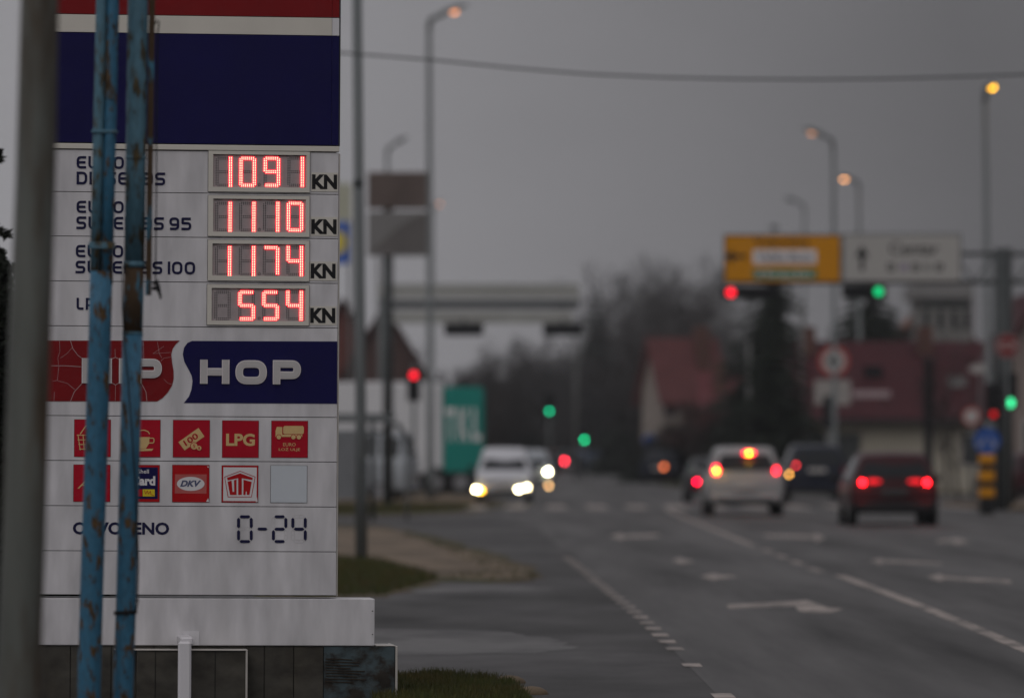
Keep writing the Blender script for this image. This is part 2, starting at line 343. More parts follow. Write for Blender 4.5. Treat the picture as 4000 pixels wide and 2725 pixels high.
grass_patch('grass', [tuple(p[:2]) for p in (G(1560, 2072), G(1700, 2110), G(1930, 2180), G(2090, 2235), G(2110, 2262), G(1980, 2275), G(1700, 2262), G(1900, 2225), G(1750, 2160))], 'patchy brown grass fringe round the worn refuge', 45, .07, 9)
grass_patch('grass', [(6.9, 195), (6.5, 245), (6.8, 350), (12, 350), (11, 190)], 'dull grass verge to the right of the far road', 18, .18, 6)
for x, y, lb in ((2075, 2712, 'rounded pale kerb stone at the bottom of the picture, right of the green grass'), (1990, 2668, 'pale kerb stone half sunk in the tip of the green grass')):
    b = MB(); b.dome((0, 0, 0), .11, 12, 6, .5); tag(b.build('kerb_stone', M_conc, loc=G(x, y)), lb, 'kerb stone')

# road markings
def marking(name, polys):
    b = MB()
    for p in polys: b.flat(p, .0085)
    return struct(name, b, M_paint)
def along(pts, s):
    d = 0
    for a, c in zip(pts, pts[1:]):
        l = math.dist(a, c)
        if d+l >= s: t = (s-d)/l; return (a[0]+(c[0]-a[0])*t, a[1]+(c[1]-a[1])*t)
        d += l
    return pts[-1]
line = [(1.31, 31), (1.27, 36), (1.24, 40.6), (1.16, 50), (.98, 63), (.80, 76), (.45, 100)]
ds = []; s = 0
for i in range(30):
    a, c = along(line, s), along(line, s+.66); wdt = .065
    if i not in (3, 4, 6): ds.append([(a[0]-wdt, a[1]), (a[0]+wdt, a[1]), (c[0]+wdt, c[1]), (c[0]-wdt, c[1])])
    s += 1.62
marking('edge_line', ds)
cl_ = [(3.80, 30), (3.83, 42.5), (3.9, 54), (3.88, 68)]
seg = [[(3.72, 20), (3.88, 20), (3.91, 42.5), (3.98, 54), (3.96, 67.5), (3.82, 67.5), (3.84, 54), (3.77, 42.5)]]
for y0 in (69.5, 74, 78.5, 83): seg.append([(3.72, y0), (3.84, y0), (3.82, y0+2.2), (3.70, y0+2.2)])
seg.append([(3.68, 88), (3.80, 88), (3.82, 110), (3.90, 138), (4.06, 146), (3.92, 146), (3.76, 138), (3.69, 110)])
marking('centre_line', seg)
marking('crosswalk', [[(X, 143), (X+.52, 143), (X+.52, 152.5), (X, 152.5)] for X in [-1.2+1.04*i for i in range(13)]])
def gp(l): return [tuple(G(x, y)[:2]) for x, y in l]
marking('lane_arrow', [gp([(2838, 2363), (3090, 2350), (3150, 2345), (3200, 2362), (3235, 2376), (3300, 2378), (3250, 2394), (3170, 2398), (3120, 2388), (3105, 2368), (2845, 2378)])])
marking('lane_arrow', [gp([(2380, 2094), (2425, 2084), (2440, 2091), (2560, 2086), (2580, 2092), (2560, 2098), (2440, 2101), (2425, 2108)])])
marking('lane_arrow', [gp([(2625, 2190), (2660, 2180), (2680, 2187), (2720, 2192), (2680, 2200), (2660, 2203)])])
marking('lane_arrow', [gp([(2735, 2252), (2790, 2240), (2810, 2248), (2885, 2252), (2810, 2262), (2790, 2268)])])
marking('lane_arrow', [gp([(2985, 2088), (3170, 2092), (3190, 2085), (3225, 2100), (3190, 2116), (3175, 2104), (2990, 2098)])])
marking('lane_arrow', [gp([(3400, 2190), (3440, 2182), (3450, 2188), (3680, 2198), (3680, 2206), (3450, 2198), (3440, 2208)])])
marking('lane_arrow', [gp([(3620, 2255), (3670, 2243), (3690, 2252), (3950, 2268), (3950, 2280), (3690, 2264), (3670, 2270)])])
marking('lane_arrow', [gp([(3660, 2110), (3740, 2103), (3790, 2116), (3740, 2128), (3720, 2118), (3660, 2118)])])

# ------------------------------------------------------------------ the fuel price sign
TH, RO = math.radians(6.1), 0.0062
P0 = P(1312, 2330, 34.2)
ex0 = Vector((math.cos(TH), math.sin(TH), 0)); nn = Vector((math.sin(TH), -math.cos(TH), 0)); ez0 = Vector((0, 0, 1))
ex = ex0*math.cos(RO)-ez0*math.sin(RO); ez = ez0*math.cos(RO)+ex0*math.sin(RO)
def U(x, y):
    d = Vector(((x-CX)/F, 1, -(y-HY)/F)); o = Vector((0, 0, CAMH)); t = (P0-o).dot(nn)/d.dot(nn); q = o+d*t-P0
    return (q.dot(ex), q.dot(ez))
def R4(x0, y0, x1, y1): a = U(x0, y1); c = U(x1, y0); return (a[0], a[1], c[0], c[1])
sign = empty('fuel_price_sign', P0, 'tall white fuel station totem showing red LED fuel prices in KN above a stone-clad base', 'price sign')
Mx = Matrix((ex, -nn, ez)).transposed().to_4x4(); Mx.translation = P0; sign.matrix_world = Mx
uL = U(118, 1300)[0]; uR = U(1312, 2330)[0]
def vR(y, x=1320): return U(x, y)[1]
def part(name, mb, m, parent=sign, label=None):
    o = mb.build(name, m, parent)
    if label: o['label'] = label
    return o
g = .0022
# carcass behind the panels
b = MB(); b.box((uL+.01, .02, vR(2330)+.006), (uR-.012, .30, vR(-420))); part('carcass', b, M_dark)
def row(name, y0, y1, m, ud=0, bev=.0, yf=0.0, label=None):
    b = MB(); b.box((uL, yf, vR(y1)+g), (uR+ud, .018, vR(y0)-g)); return part(name, b, m, label=label)
row('header_panel', -420, 70, M_red, -.045, label='dark red header band')
row('header_panel', 70, 141, M_cream, -.045, label='cream stripe under the red header')
row('header_panel', 141, 569, M_blue, -.045, label='plain dark blue header panel')
for y0, y1, m in ((-420, 70, M_red), (70, 141, M_white), (141, 569, M_blue)):
    b = MB(); b.box((uR-.043, .001, vR(y1)+g), (uR-.001, .20, vR(y0)-g)); part('corner_panel', b, m)
b = MB(); b.box((uR+.0005, .03, vR(569)), (uR+.010, .28, vR(-420))); part('edge_trim', b, M_greyd)
b = MB(); b.box((uL, -.012, vR(595)+g), (uR+.004, .05, vR(571)-g), .003); part('cornice', b, M_cream)
ys = [596, 760, 932.5, 1107, 1281, 1629.5, 1803.6, 1979, 2154, 2324.5]
for y0, y1 in zip(ys, ys[1:]): row('cladding_panel', y0, y1, M_clad)
b = MB(); b.box((uR+.001, .004, vR(2328)), (uR+.011, .26, vR(600)), .003); part('edge_trim', b, M_alu)
b = MB(); b.box((U(70, 2400)[0], .004, vR(2521)), (U(1464, 2430)[0], .34, vR(2337)), .004); pl = part('plinth_box', b, M_clad)
b = MB()
for yy in (2385, 2476): b.disc(U(1455, yy), .0035, .001, .004, 10)
part('rivet', b, M_dark, pl)

def led_digit(parent, box, chars, ch):
    SEG = {'0': 'abcdef', '1': 'bc', '4': 'fgbc', '5': 'afgcd', '7': 'abc', '9': 'abcfgd', '8': 'abcdefg', ' ': ''}
    on = SEG[ch]; x0, z0, x1, z1 = box; nc, nr = 9, 17; core = MB(); lit = MB(); off = MB(); r = .0036
    cells = {}
    def put(c, rr, s):
        k = (c, rr); cells.setdefault(k, set()).add(s)
    for c in range(1, nc-1):
        for rr in (0, 1): put(c, rr, 'a')
        for rr in (8, 9): put(c, rr, 'g')
        for rr in (16, 17): put(c, rr, 'd')
    for rr in range(1, 9):
        for c in (0, 1): put(c, rr, 'f')
        for c in (nc-2, nc-1): put(c, rr, 'b')
    for rr in range(9, 17):
        for c in (0, 1): put(c, rr, 'e')
        for c in (nc-2, nc-1): put(c, rr, 'c')
    if ch in '14':                                    # straight strokes run the full height
        for c in (nc-2, nc-1): put(c, 0, 'b'); put(c, 17, 'c')
    if ch == '4':
        for c in (0, 1): put(c, 0, 'f')
    for (c, rr), s in cells.items():
        p = (x0+(x1-x0)*c/(nc-1), z1-(z1-z0)*rr/17)
        if any(q in on for q in s): lit.disc(p, .0062, -.0080, .0050, 8); core.disc(p, .0027, -.0100, .0018, 8)  # red LED bodies oversized, their glow standing in for the halo round the dots
        else: off.disc(p, r*.92, -.0042, .0008, 8)
    if lit.v: part('lit_digit', lit, E_ledb, parent, 'glowing digit '+ch); part('led_core', core, E_led, parent)
    if off.v: part('unlit_segment', off, M_dark, parent)
M_screen = mat('display_screen', (.32, .28, .28), .5, var=.08, scale=25)
disp = [((813, 594, 1210, 748), (832, 607, 1197, 730), (841, 934, 1028.5, 1121.5), 66, 613, 730, '1091'),
        ((812, 767, 1209, 922), (832, 780, 1194, 905), (839.5, 932.5, 1026, 1119), 66, 788.5, 905, '1110'),
        ((811, 940, 1208, 1095), (829, 955, 1192, 1076), (838, 931.5, 1025, 1118), 66, 961, 1078, '1174'),
        ((808, 1114, 1207, 1268), (826, 1128, 1193, 1252), (836, 930, 1023.5, 1117), 66, 1135.5, 1251, ' 554')]
for n_, (o_, i_, xs, wd, y0, y1, tx) in enumerate(disp):
    O4, I4 = R4(*o_), R4(*i_)
    b = MB(); b.frame(O4, I4, -.014, -.0015); fr = part('price_display', b, M_cream, label='price display reading '+('10.91', '11.10', '11.74', '5.54')[n_])
    e_ = .0022; b = MB(); b.frame((O4[0]-e_, O4[1]-e_, O4[2]+e_, O4[3]+e_), (O4[0], O4[1], O4[2], O4[3]), -.003, -.0012); part('seal', b, M_dark, fr)
    b = MB(); b.box((I4[0]-.002, -.0035, I4[1]-.002), (I4[2]+.002, -.002, I4[3]+.002)); part('screen', b, M_screen, fr)
    b = MB(); rr = random.Random(n_); z = I4[3]+.001; pts = [(I4[0]+(I4[2]-I4[0])*k/24, z-.001-.005*rr.random()) for k in range(25)]
    b.poly([(I4[0], z+.004)]+pts+[(I4[2], z+.004)], -.0135, .004); part('sagging_gasket', b, M_dark, fr)
    for x, c in zip(xs, tx): led_digit(fr, R4(x+3, y0+3, x+wd-3, y1-3), None, c)
    b = MB(); c = U(1012.5, y1-8)
    for k in range(6): b.disc((c[0]+.007*math.cos(k*1.257+.3), c[1]+.007*math.sin(k*1.257+.3)), .0030, -.0042, .0008, 8)
    part('decimal_point', b, M_dark, fr)
for (tx_, pl_) in (((1217, 682.5, 1318, 738.5), (1215.5, 675, 1320.5, 748)), ((1214, 857, 1316, 914), (1213.5, 848, 1319, 921.5)),
                   ((1212, 1030, 1312, 1087), (1210.5, 1022, 1317, 1095.5)), ((1210, 1203, 1311, 1261), (1209.5, 1196, 1315, 1269))):
    b = MB(); q = R4(*pl_); b.box((q[0], -.004, q[1]), (min(q[2], uR-.003), -.001, q[3])); p_ = part('currency_plate', b, M_cream)
    b = MB(); q = R4(*tx_); font_text(b, 'KN', (q[0]+min(q[2], uR-.006))/2, (q[1]+q[3])/2, min(q[2], uR-.006)-q[0]-.004, q[3]-q[1], -.0055, bold=.05); part('lettering', b, M_black, p_)
for s_, bx_ in (('EURO', (299, 612, 484, 658)), ('DIESEL BS', (299, 674.5, 645, 720)), ('EURO', (299, 786, 483, 831)), ('SUPER BS 95', (298, 850, 747, 894.5)),
                ('EURO', (296, 958, 481, 1004)), ('SUPER BS 100', (295, 1022.5, 762, 1067)), ('LPG', (299, 1164, 430, 1209))):
    b = MB(); stroke_text(b, s_, R4(*bx_), .19, -.004, .004); part('lettering', b, M_navy)
b = MB(); q = R4(284, 2039, 661, 2086); font_text(b, 'OTVORENO', (q[0]+q[2])/2, (q[1]+q[3])/2, q[2]-q[0], q[3]-q[1], -.002, bold=.034); part('lettering', b, M_navy)
# 0-24 in flip segments
def flip(x0, y0, x1, y1, on):
    w_, t = x1-x0, 11.5; h2 = (y1-y0)/2; c = 3.5; lit, off = MB(), MB()
    def seg_(a, bb, hor):
        (xa, ya), (xb, yb) = a, bb
        if hor: return [(xa, ya), (xa+t/2, ya-t/2), (xb-t/2, ya-t/2), (xb, ya), (xb-t/2, ya+t/2), (xa+t/2, ya+t/2)]
        return [(xa, ya), (xa+t/2, ya+t/2), (xa+t/2, yb-t/2), (xa, yb), (xa-t/2, yb-t/2), (xa-t/2, ya+t/2)]
    L_, R_, T_, B_, C_ = x0+t/2, x1-t/2, y0+t/2, y1-t/2, (y0+y1)/2
    Sg = {'a': seg_((L_+c, T_), (R_-c, T_), 1), 'g': seg_((L_+c, C_), (R_-c, C_), 1), 'd': seg_((L_+c, B_), (R_-c, B_), 1),
          'f': seg_((L_, T_+c), (L_, C_-c), 0), 'b': seg_((R_, T_+c), (R_, C_-c), 0), 'e': seg_((L_, C_+c), (L_, B_-c), 0), 'c': seg_((R_, C_+c), (R_, B_-c), 0)}
    for k, pp in Sg.items():
        qq = [U(*p_) for p_ in pp]
        if k in on: lit.poly(qq, -.004, .004)
        else:
            off.disc(((qq[0][0]+qq[3][0])/2, (qq[0][1]+qq[3][1])/2), .0022, -.001, 0, 8)
            ribbon(off, qq, .0009, -.0008, .0008, True)
    part('hours_digit', lit, M_navy)
    if off.v: part('blank_segment', off, mat('faint_line', (.30, .29, .29), .5))
flip(926, 2011, 987, 2119, 'abcdef'); flip(1062, 2011, 1122, 2119, 'abged'); flip(1138, 2011, 1198, 2119, 'fgbc')
b = MB(); b.poly([U(*p_) for p_ in ((1005, 2064.5), (1010, 2059), (1039, 2059), (1044, 2064.5), (1039, 2070), (1010, 2070))], -.004, .004); part('dash', b, M_navy)
# HIP HOP band
red = [(60, 1329), (702, 1330), (688, 1342), (674, 1362), (669, 1384), (672, 1415), (678, 1449), (678, 1480), (672, 1505), (655, 1532), (636, 1553), (614, 1567), (60, 1566)]
blue = [(750, 1331), (732, 1339), (719, 1357), (714, 1383), (720, 1412), (735, 1440), (748, 1465), (752, 1488), (748, 1520), (738, 1548), (718, 1573), (1318, 1576), (1318, 1333)]
b = MB(); qs = [U(*p_) for p_ in red]; qs[0] = (uL+.002, qs[0][1]); qs[-1] = (uL+.002, qs[-1][1]); b.poly(qs, -.003, .003); hip = part('brand_panel', b, M_red, label='dark red crackled panel with HIP')
b = MB(); qs = [U(*p_) for p_ in blue]; b.poly([(min(q_[0], uR-.001), q_[1]) for q_ in qs], -.003, .003); hop = part('brand_panel', b, M_blue, label='dark blue panel with HOP')
M_crack = mat('crack', (.42, .33, .33), .6)
b = MB()
ck = [[(275, 1330), (285, 1362), (305, 1388), (322, 1400)], [(200, 1428), (250, 1428), (319, 1432)], [(275, 1567), (290, 1530), (322, 1495)], [(232, 1330), (234, 1372), (226, 1396), (228, 1425)],
      [(236, 1398), (262, 1380), (282, 1357)], [(230, 1430), (224, 1485), (206, 1488)], [(226, 1487), (262, 1496), (292, 1521)], [(436, 1402), (450, 1395), (466, 1402)],
      [(436, 1494), (451, 1503), (466, 1494)], [(451, 1503), (450, 1567)], [(450, 1395), (449, 1362)], [(553, 1498), (570, 1530), (574, 1567)], [(628, 1410), (640, 1398), (668, 1394)],
      [(640, 1480), (655, 1496), (672, 1500)], [(615, 1335), (622, 1380), (632, 1398)], [(560, 1335), (562, 1400)], [(212, 1530), (211, 1567)], [(640, 1352), (598, 1380), (640, 1378), (668, 1376)]]
for k, pp in enumerate(ck): ribbon(b, [U(*p_) for p_ in pp], .0028 if k in (0, 1, 2, 7, 8, 11) else .0014, -.0042, .001)
part('crack_pattern', b, M_crack, hip)
M_face = mat('letter_face', (.44, .42, .41), .5, var=.05); M_rimw = mat('letter_rim', (.62, .57, .57), .4)
for ch, bx_, pr in (('H', (319, 1399, 437, 1496), hip), ('I', (464, 1399, 496, 1497), hip), ('P', (522, 1401, 632, 1497.5), hip), ('H', (781, 1405, 896, 1498), hop), ('O', (919, 1407, 1042, 1500), hop), ('P', (1065, 1407, 1175, 1500.5), hop)):
    q = R4(*bx_); Wk = (q[2]-q[0])/(q[3]-q[1]); t = .31
    if ch == 'I': t = Wk; 
    a_, f_ = MB(), MB(); h_ = q[3]-q[1]
    for pts, r, cl in glyph(ch, Wk, t):
        r2 = .45 if ch == 'O' else ([x*1.1 for x in r] if isinstance(r, list) else r)
        pp = [(q[0]+p_[0]*h_, q[1]+p_[1]*h_) for p_ in fillet(pts, r2, bool(cl))]
        ribbon(a_, pp, t*h_, -.014, .011, bool(cl)); ribbon(f_, pp, (t-.075)*h_, -.0165, .0025, bool(cl))
    lt = part('relief_letter', a_, M_rimw, pr); lt.location.y = -0.0005
    # (third level stays within thing > part > sub-part: the face is a sibling)
    part('letter_face', f_, M_face, pr)
# service tiles
def tile(x0, y0, x1, y1, m, label):
    q = R4(x0, y0, x1, y1); b = MB(); b.box((q[0], -.004, q[1]), (q[2], -.001, q[3])); o = part('service_tile', b, m, label=label)
    e_ = .0018; b = MB(); b.frame((q[0]-e_, q[1]-e_, q[2]+e_, q[3]+e_), q, -.003, -.0012); part('edge', b, M_dark, o); return o
def q3(x, y): return U(x/1.66, 1250+y/1.66)
def q4(x, y): return U(650+x/3.873, 1620+y/3.873)
k3, k4 = 1/1.66/650, 1/3.873/650
T = tile(290, 1639, 432, 1782, M_tile, 'tile with a gold shopping basket'); b = MB()
for i in range(5): ribbon(b, [q3(505+i*33, 740), q3(520+i*26, 842)], .005, -.0055, .001)
for j in range(4): ribbon(b, [q3(498+j*5, 745+j*30), q3(645-j*5, 745+j*30)], .005, -.0068, .001)
ribbon(b, fillet([q3(520, 738), q3(560, 680), q3(600, 680), q3(630, 738)], .02), .006, -.0055, .001); part('symbol', b, M_gold, T)
T = tile(484, 1640, 626, 1783, M_tile, 'tile with a steaming gold coffee cup'); b = MB()
b.poly([q3(*p_) for p_ in ((850, 757), (970, 757), (966, 800), (945, 832), (885, 832), (855, 800))], -.0055)
ribbon(b, fillet([q3(966, 764), q3(998, 764), q3(998, 795), q3(964, 795)], .01), .006, -.0068, .001)
b.poly([q3(*p_) for p_ in ((850, 837), (995, 832), (985, 846), (860, 850))], -.0055)
ribbon(b, [q3(*p_) for p_ in ((905, 742), (890, 730), (905, 715), (935, 712), (960, 722), (970, 738))], .006, -.0055, .001); part('symbol', b, M_gold, T)
T = tile(676, 1641, 819, 1784, M_tile, 'tile with a gold 100 banknote and coins'); b = MB()
b.poly([q4(*p_) for p_ in ((180, 410), (485, 195), (575, 325), (275, 535))], -.0055); part('symbol', b, M_gold, T)
b = MB(); c = q4(370, 368); font_text(b, '100', c[0], c[1], 235*k4, 92*k4, -.0066, rot=math.radians(34), bold=.02)
b.disc(q4(418, 470), 60*k4, -.0066); b.disc(q4(493, 500), 44*k4, -.0072); part('symbol', b, M_tile, T)
b = MB(); b.disc(q4(418, 470), 50*k4, -.0082); b.disc(q4(493, 500), 35*k4, -.0086); part('symbol', b, M_gold, T)
b = MB(); c = q4(418, 470); font_text(b, '5', c[0], c[1], 34*k4, 52*k4, -.0094, bold=.01); c = q4(493, 500); font_text(b, '1', c[0], c[1], 18*k4, 36*k4, -.0098, bold=.01); part('symbol', b, M_tile, T)
T = tile(868, 1643, 1010, 1785, M_tile, 'tile with gold letters LPG'); b = MB(); c = q4(1120, 375); font_text(b, 'LPG', c[0], c[1], 435*k4, 187*k4, -.0055, bold=.035); part('symbol', b, M_gold, T)
T = tile(1060, 1644, 1202, 1785, M_tile, 'tile with a gold tanker lorry over EURO LOZ ULJE'); b = MB()
b.poly([q4(*p_) for p_ in ((1650, 330), (1650, 240), (1670, 180), (1752, 182), (1752, 296), (2055, 296), (2055, 330))], -.0055)
b.poly([q4(*p_) for p_ in ((1766, 185), (1785, 165), (2062, 165), (2078, 185), (2078, 272), (2062, 288), (1785, 288), (1766, 272))], -.0055); 
c = q4(1860, 447); font_text(b, 'EURO', c[0], c[1], 190*k4, 50*k4, -.0055, bold=.006); c = q4(1860, 522); font_text(b, 'LOŽ ULJE', c[0], c[1], 322*k4, 62*k4, -.0055, bold=.006); part('symbol', b, M_gold, T)
b = MB(); [b.disc(q4(x, 334), 42*k4, -.0066-.0004*(x == 2003)) for x in (1700, 1920, 2003)]; part('symbol', b, M_tile, T)
b = MB(); [b.disc(q4(x, 334), 33*k4, -.0080) for x in (1700, 1920, 2003)]; part('symbol', b, M_gold, T)
T = tile(287, 1815, 430, 1957, M_tile, 'tile with a gold slanted letter'); b = MB(); c = U(325, 1888); font_text(b, 'A', c[0], c[1], .07, .058, -.0055, shear=.35); part('symbol', b, M_gold, T)
T = tile(482, 1816, 623, 1958, M_tile2, 'red-edged blue card tile with white lettering'); b = MB(); b.poly([q3(*p_) for p_ in ((812, 952), (1023, 953), (1023, 1158), (812, 1157))], -.0052); part('card_field', b, M_blue, T)
M_wl = mat('white_print', (.62, .60, .60), .5, var=.03); M_yl = mat('yellow_print', (.62, .48, .02), .5, var=.03)
b = MB(); c = q3(890, 979); font_text(b, 'euroShell', c[0], c[1], 150*k3, 27*k3, -.0062, bold=.008); c = q3(928, 1040); font_text(b, 'Card', c[0], c[1], 156*k3, 62*k3, -.0062, bold=.045); part('symbol', b, M_wl, T)
b = MB(); b.poly([q3(*p_) for p_ in ((925, 1095), (1003, 1096), (1003, 1142), (925, 1141))], -.0062); part('symbol', b, M_yl, T)
b = MB(); b.poly([q3(*p_) for p_ in ((845, 1094), (922, 1095), (922, 1141), (845, 1140))], -.0062); ribbon(b, [q3(*p_) for p_ in ((935, 1100), (945, 1125), (955, 1105), (962, 1125), (975, 1108), (978, 1128), (1000, 1138))], .0028, -.0080, .001); part('symbol', b, M_tile2, T)
T = tile(673, 1816, 817, 1959, M_tile2, 'red tile with a white oval'); b = MB(); b.poly([q4(*p_) for p_ in ((130, 895), (608, 897), (606, 1187), (126, 1185))], -.0052); part('pink_field', b, mat('pink', (.42, .10, .09), .5), T)
b = MB(); b.disc(q4(367, 1040), 208*k4, -.0062, 0, 32, 106*k4); part('oval', b, M_wl, T)
b = MB(); c = q4(366, 1036); font_text(b, 'DKV', c[0], c[1], 318*k4, 96*k4, -.0072, shear=.32, bold=.045); part('symbol', b, mat('slate_print', (.08, .09, .16), .5), T)
b = MB(); b.poly([q4(*p_) for p_ in ((598, 1310), (632, 1255), (645, 1312))], -.0075); b.poly([q4(*p_) for p_ in ((612, 775), (645, 778), (632, 800))], -.0075); part('peeled_corner', b, M_wl, T)
T = tile(866, 1818, 1008, 1960, M_tile2, 'white tile with a red five-sided emblem'); b = MB(); b.poly([q4(*p_) for p_ in ((862, 790), (1368, 793), (1362, 1302), (858, 1298))], -.0052); part('white_field', b, M_wl, T)
b = MB(); ribbon(b, [q4(*p_) for p_ in ((1115, 848), (1342, 936), (1285, 1238), (932, 1238), (880, 936))], 9*k4, -.0066, .001, True)
for pp in (((915, 948), (1115, 880), (1305, 948), (1300, 982), (1140, 955), (1140, 1208), (1085, 1208), (1085, 955), (925, 988)),
           ((925, 1008), (985, 990), (1000, 1160), (1025, 1160), (1022, 985), (1060, 975), (1060, 1208), (962, 1208)),
           ((1165, 978), (1290, 1010), (1255, 1208), (1215, 1208), (1213, 1155), (1200, 1155), (1195, 1208), (1162, 1208))): b.poly([q4(*p_) for p_ in pp], -.0062)
part('symbol', b, M_tile2, T)
b = MB(); b.poly([q4(*p_) for p_ in ((1350, 1315), (1368, 1230), (1382, 1312))], -.0075); part('peeled_corner', b, M_rimw, T)
tile(1057, 1818, 1199, 1961, mat('blank_tile', (.50, .53, .56), .4, var=.03), 'blank pale blue tile')
# stone-clad base with its cabinet, post and trims
M_stone = mat2('stone_tile', (.060, .055, .045), (.034, .030, .023), .38, .62, 3.0, (1, 1, 1.5), (.55, .7), .2)
M_moss = mat2('broken_stone', (.050, .072, .080), (.022, .018, .014), .42, .58, 6.0, (1, 1, 1.3), (.6, .85), .6)
vb, vt = -.68, vR(2522); base_y = .02
b = MB(); b.box((U(20, 2600)[0], base_y+.015, vb), (U(1545, 2600)[0], .55, vt-.003)); base = part('base_wall', b, M_dark)
jx = [20, 275, 435, 602, 740, 962, 1033, 1148, 1265]
for x0, x1 in zip(jx, jx[1:]):
    b = MB(); b.box((U(x0, 2600)[0]+.0018, base_y, vb), (U(x1, 2600)[0]-.0018, base_y+.012, vt), .002); part('stone_slab', b, M_stone, base)
b = MB(); b.box((U(1266, 2600)[0], base_y-.004, vb), (U(1543, 2600)[0], base_y+.014, vt-.002), .002); part('stone_slab', b, M_moss, base, 'mossy blue-green slab with broken ridged mortar')
b = MB()
for k in range(9): 
    x0 = U(1272+rnd.uniform(-2, 6), 2570)[0]; x1 = U(1380+rnd.uniform(-15, 60), 2570)[0]; z = U(1300, 2572+k*11)[1]
    ribbon(b, [(x0, z), ((x0+x1)/2, z-.002+rnd.uniform(-.003, .003)), (x1, z-.006)], .0055, base_y-.010, .006)
part('mortar_ridge', b, mat('mortar', (.035, .026, .018), .9), base)
b = MB(); b.box((U(1545, 2600)[0], base_y-.012, vb), (U(1554, 2600)[0], .56, vt), .003); b.box((U(1468, 2525)[0], base_y-.006, vt), (U(1545, 2525)[0], .3, vt+.006), .002); part('corner_trim', b, M_alu, base)
cab = MB(); yc = -.16
b = MB(); b.box((U(530, 2600)[0], yc+.004, vb), (U(960, 2600)[0], base_y-.002, U(850, 2533)[1]-.004)); cabn = part('utility_cabinet', b, M_stone, base)
b = MB(); z = U(850, 2536)[1]
b.box((U(445, 2530)[0], yc-.008, z), (U(962, 2530)[0], base_y-.003, z+.006), .002); b.box((U(953, 2600)[0], yc-.008, vb), (U(961, 2600)[0], yc+.003, z-.001), .002); b.box((U(735, 2600)[0], yc-.008, vb), (U(741, 2600)[0], yc+.003, z-.001), .002)
part('cabinet_trim', b, M_alu, base)
b = MB()
for x in (602, 835): b.box((U(x, 2600)[0]-.0018, yc+.001, vb), (U(x, 2600)[0]+.0018, yc+.003, z-.004))
part('tile_joint', b, M_dark, base)
b = MB(); b.box((U(679, 2600)[0], yc-.40, vb), (U(729, 2600)[0], yc-.33, U(700, 2492)[1]), .012)
a1 = U(705, 2500); b.box((U(690, 2600)[0], yc-.32, a1[1]-.012), (U(739, 2600)[0], .0, a1[1]+.035), .008); part('post_and_arm', b, M_white, base)
b = MB(); q = R4(714, 2463, 778, 2518); b.box((q[0], -.001, q[1]), (q[2], .003, q[3])); part('arm_plate', b, M_white, base)

# ------------------------------------------------------------------ foreground poles
def lean(pts, D):                                                    # photo points of a leaning pole -> world, run on to the ground
    w_ = [P(x, y, D) for x, y in pts]; a, c = w_[-2], w_[-1]; t = (0-c.z)/(c.z-a.z); w_.append(c+(c-a)*t); return w_
D1 = 20.3; s1 = S(D1)
pts = [(166, -500), (155, 0), (139, 700), (117, 1300), (97, 2000), (70, 2700)]
w_ = lean(pts, D1); e = empty('utility_pole', w_[-1], 'thick rust-streaked galvanised pole at the far left edge, in front of the price sign', 'pole')
b = MB(); b.tube([p-w_[-1] for p in w_], [.066, .068, .072, .075, .077, .079, .081], 28); b.build('shaft', M_galv, e)
b = MB(); b.tube([Vector((0, 0, .0)), Vector((0, 0, .02))], .14, 24); b.build('base_flange', M_greyd, e)
D2 = 27.0
A = [(430, -500), (420, 0), (390, 1300), (358, 2300), (347, 2700)]
w_ = lean(A, D2); O = w_[-1]; e = empty('scaffold_pole', O, 'left one of two rusty blue pipes, doubled in its upper half', 'pipe pole', 'rusty blue pipes in front of the sign')
def at(y, line, D=D2):
    for (xa, ya), (xb, yb) in zip(line, line[1:]):
        if ya <= y <= yb: return P(xa+(xb-xa)*(y-ya)/(yb-ya), y, D)-O
    return P(line[-1][0], y, D)-O
b = MB(); b.tube([at(y, A) for y in (1060, 1300, 1800, 2300, 2700)]+[Vector((0, 0, 0))], [.0535, .0535, .0545, .055, .056, .057], 24); b.build('lower_pipe', M_pipe, e)
o1, o2 = Vector((-.027, 0, 0)), Vector((.028, -.004, 0))
b = MB(); b.tube([at(y, A)+o1 for y in (-500, 0, 600, 1062)], .0275, 20); b.build('upper_pipe', M_pipe2, e)
b = MB(); b.tube([at(y, A)+o2 for y in (-500, 0, 600, 1110)], .0285, 20); b.build('upper_pipe', M_pipe, e)
b = MB()
for y in (515, 955): 
    c = at(y, A); b.box(c+Vector((-.060, -.036, -.008 if y < 600 else -.022)), c+Vector((.062, .036, .008 if y < 600 else .012)), .004)
b.build('pipe_clamp', M_pipe2, e)
b = MB(); c = at(380, A); b.tube([c+Vector((.03, -.03, 0)), c+Vector((.03, -.045, 0))], .012, 10); b.build('bolt', M_greyd, e)
B = [(549, -500), (539, 0), (525, 1030), (518, 1300), (494, 2300), (481, 2700)]
w_ = lean(B, D2+.15); D3 = D2+.15; O = w_[-1]; e = empty('scaffold_pole', O, 'right one of two rusty blue pipes, with a flat bar and black cable beside it', 'pipe pole', 'rusty blue pipes in front of the sign')
b = MB(); b.tube([at(y, B, D3) for y in (-500, 0, 600, 1032)], .0490, 24); b.build('upper_pipe', M_pipe2, e)
b = MB(); b.tube([at(y, B, D3) for y in (1032, 1300)], .0475, 24); b.build('rusted_sleeve', M_piper, e)
b = MB(); b.tube([at(y, B, D3) for y in (1302, 1800, 2300, 2700)]+[Vector((0, 0, 0))], .0485, 24); b.build('lower_pipe', M_pipe, e)
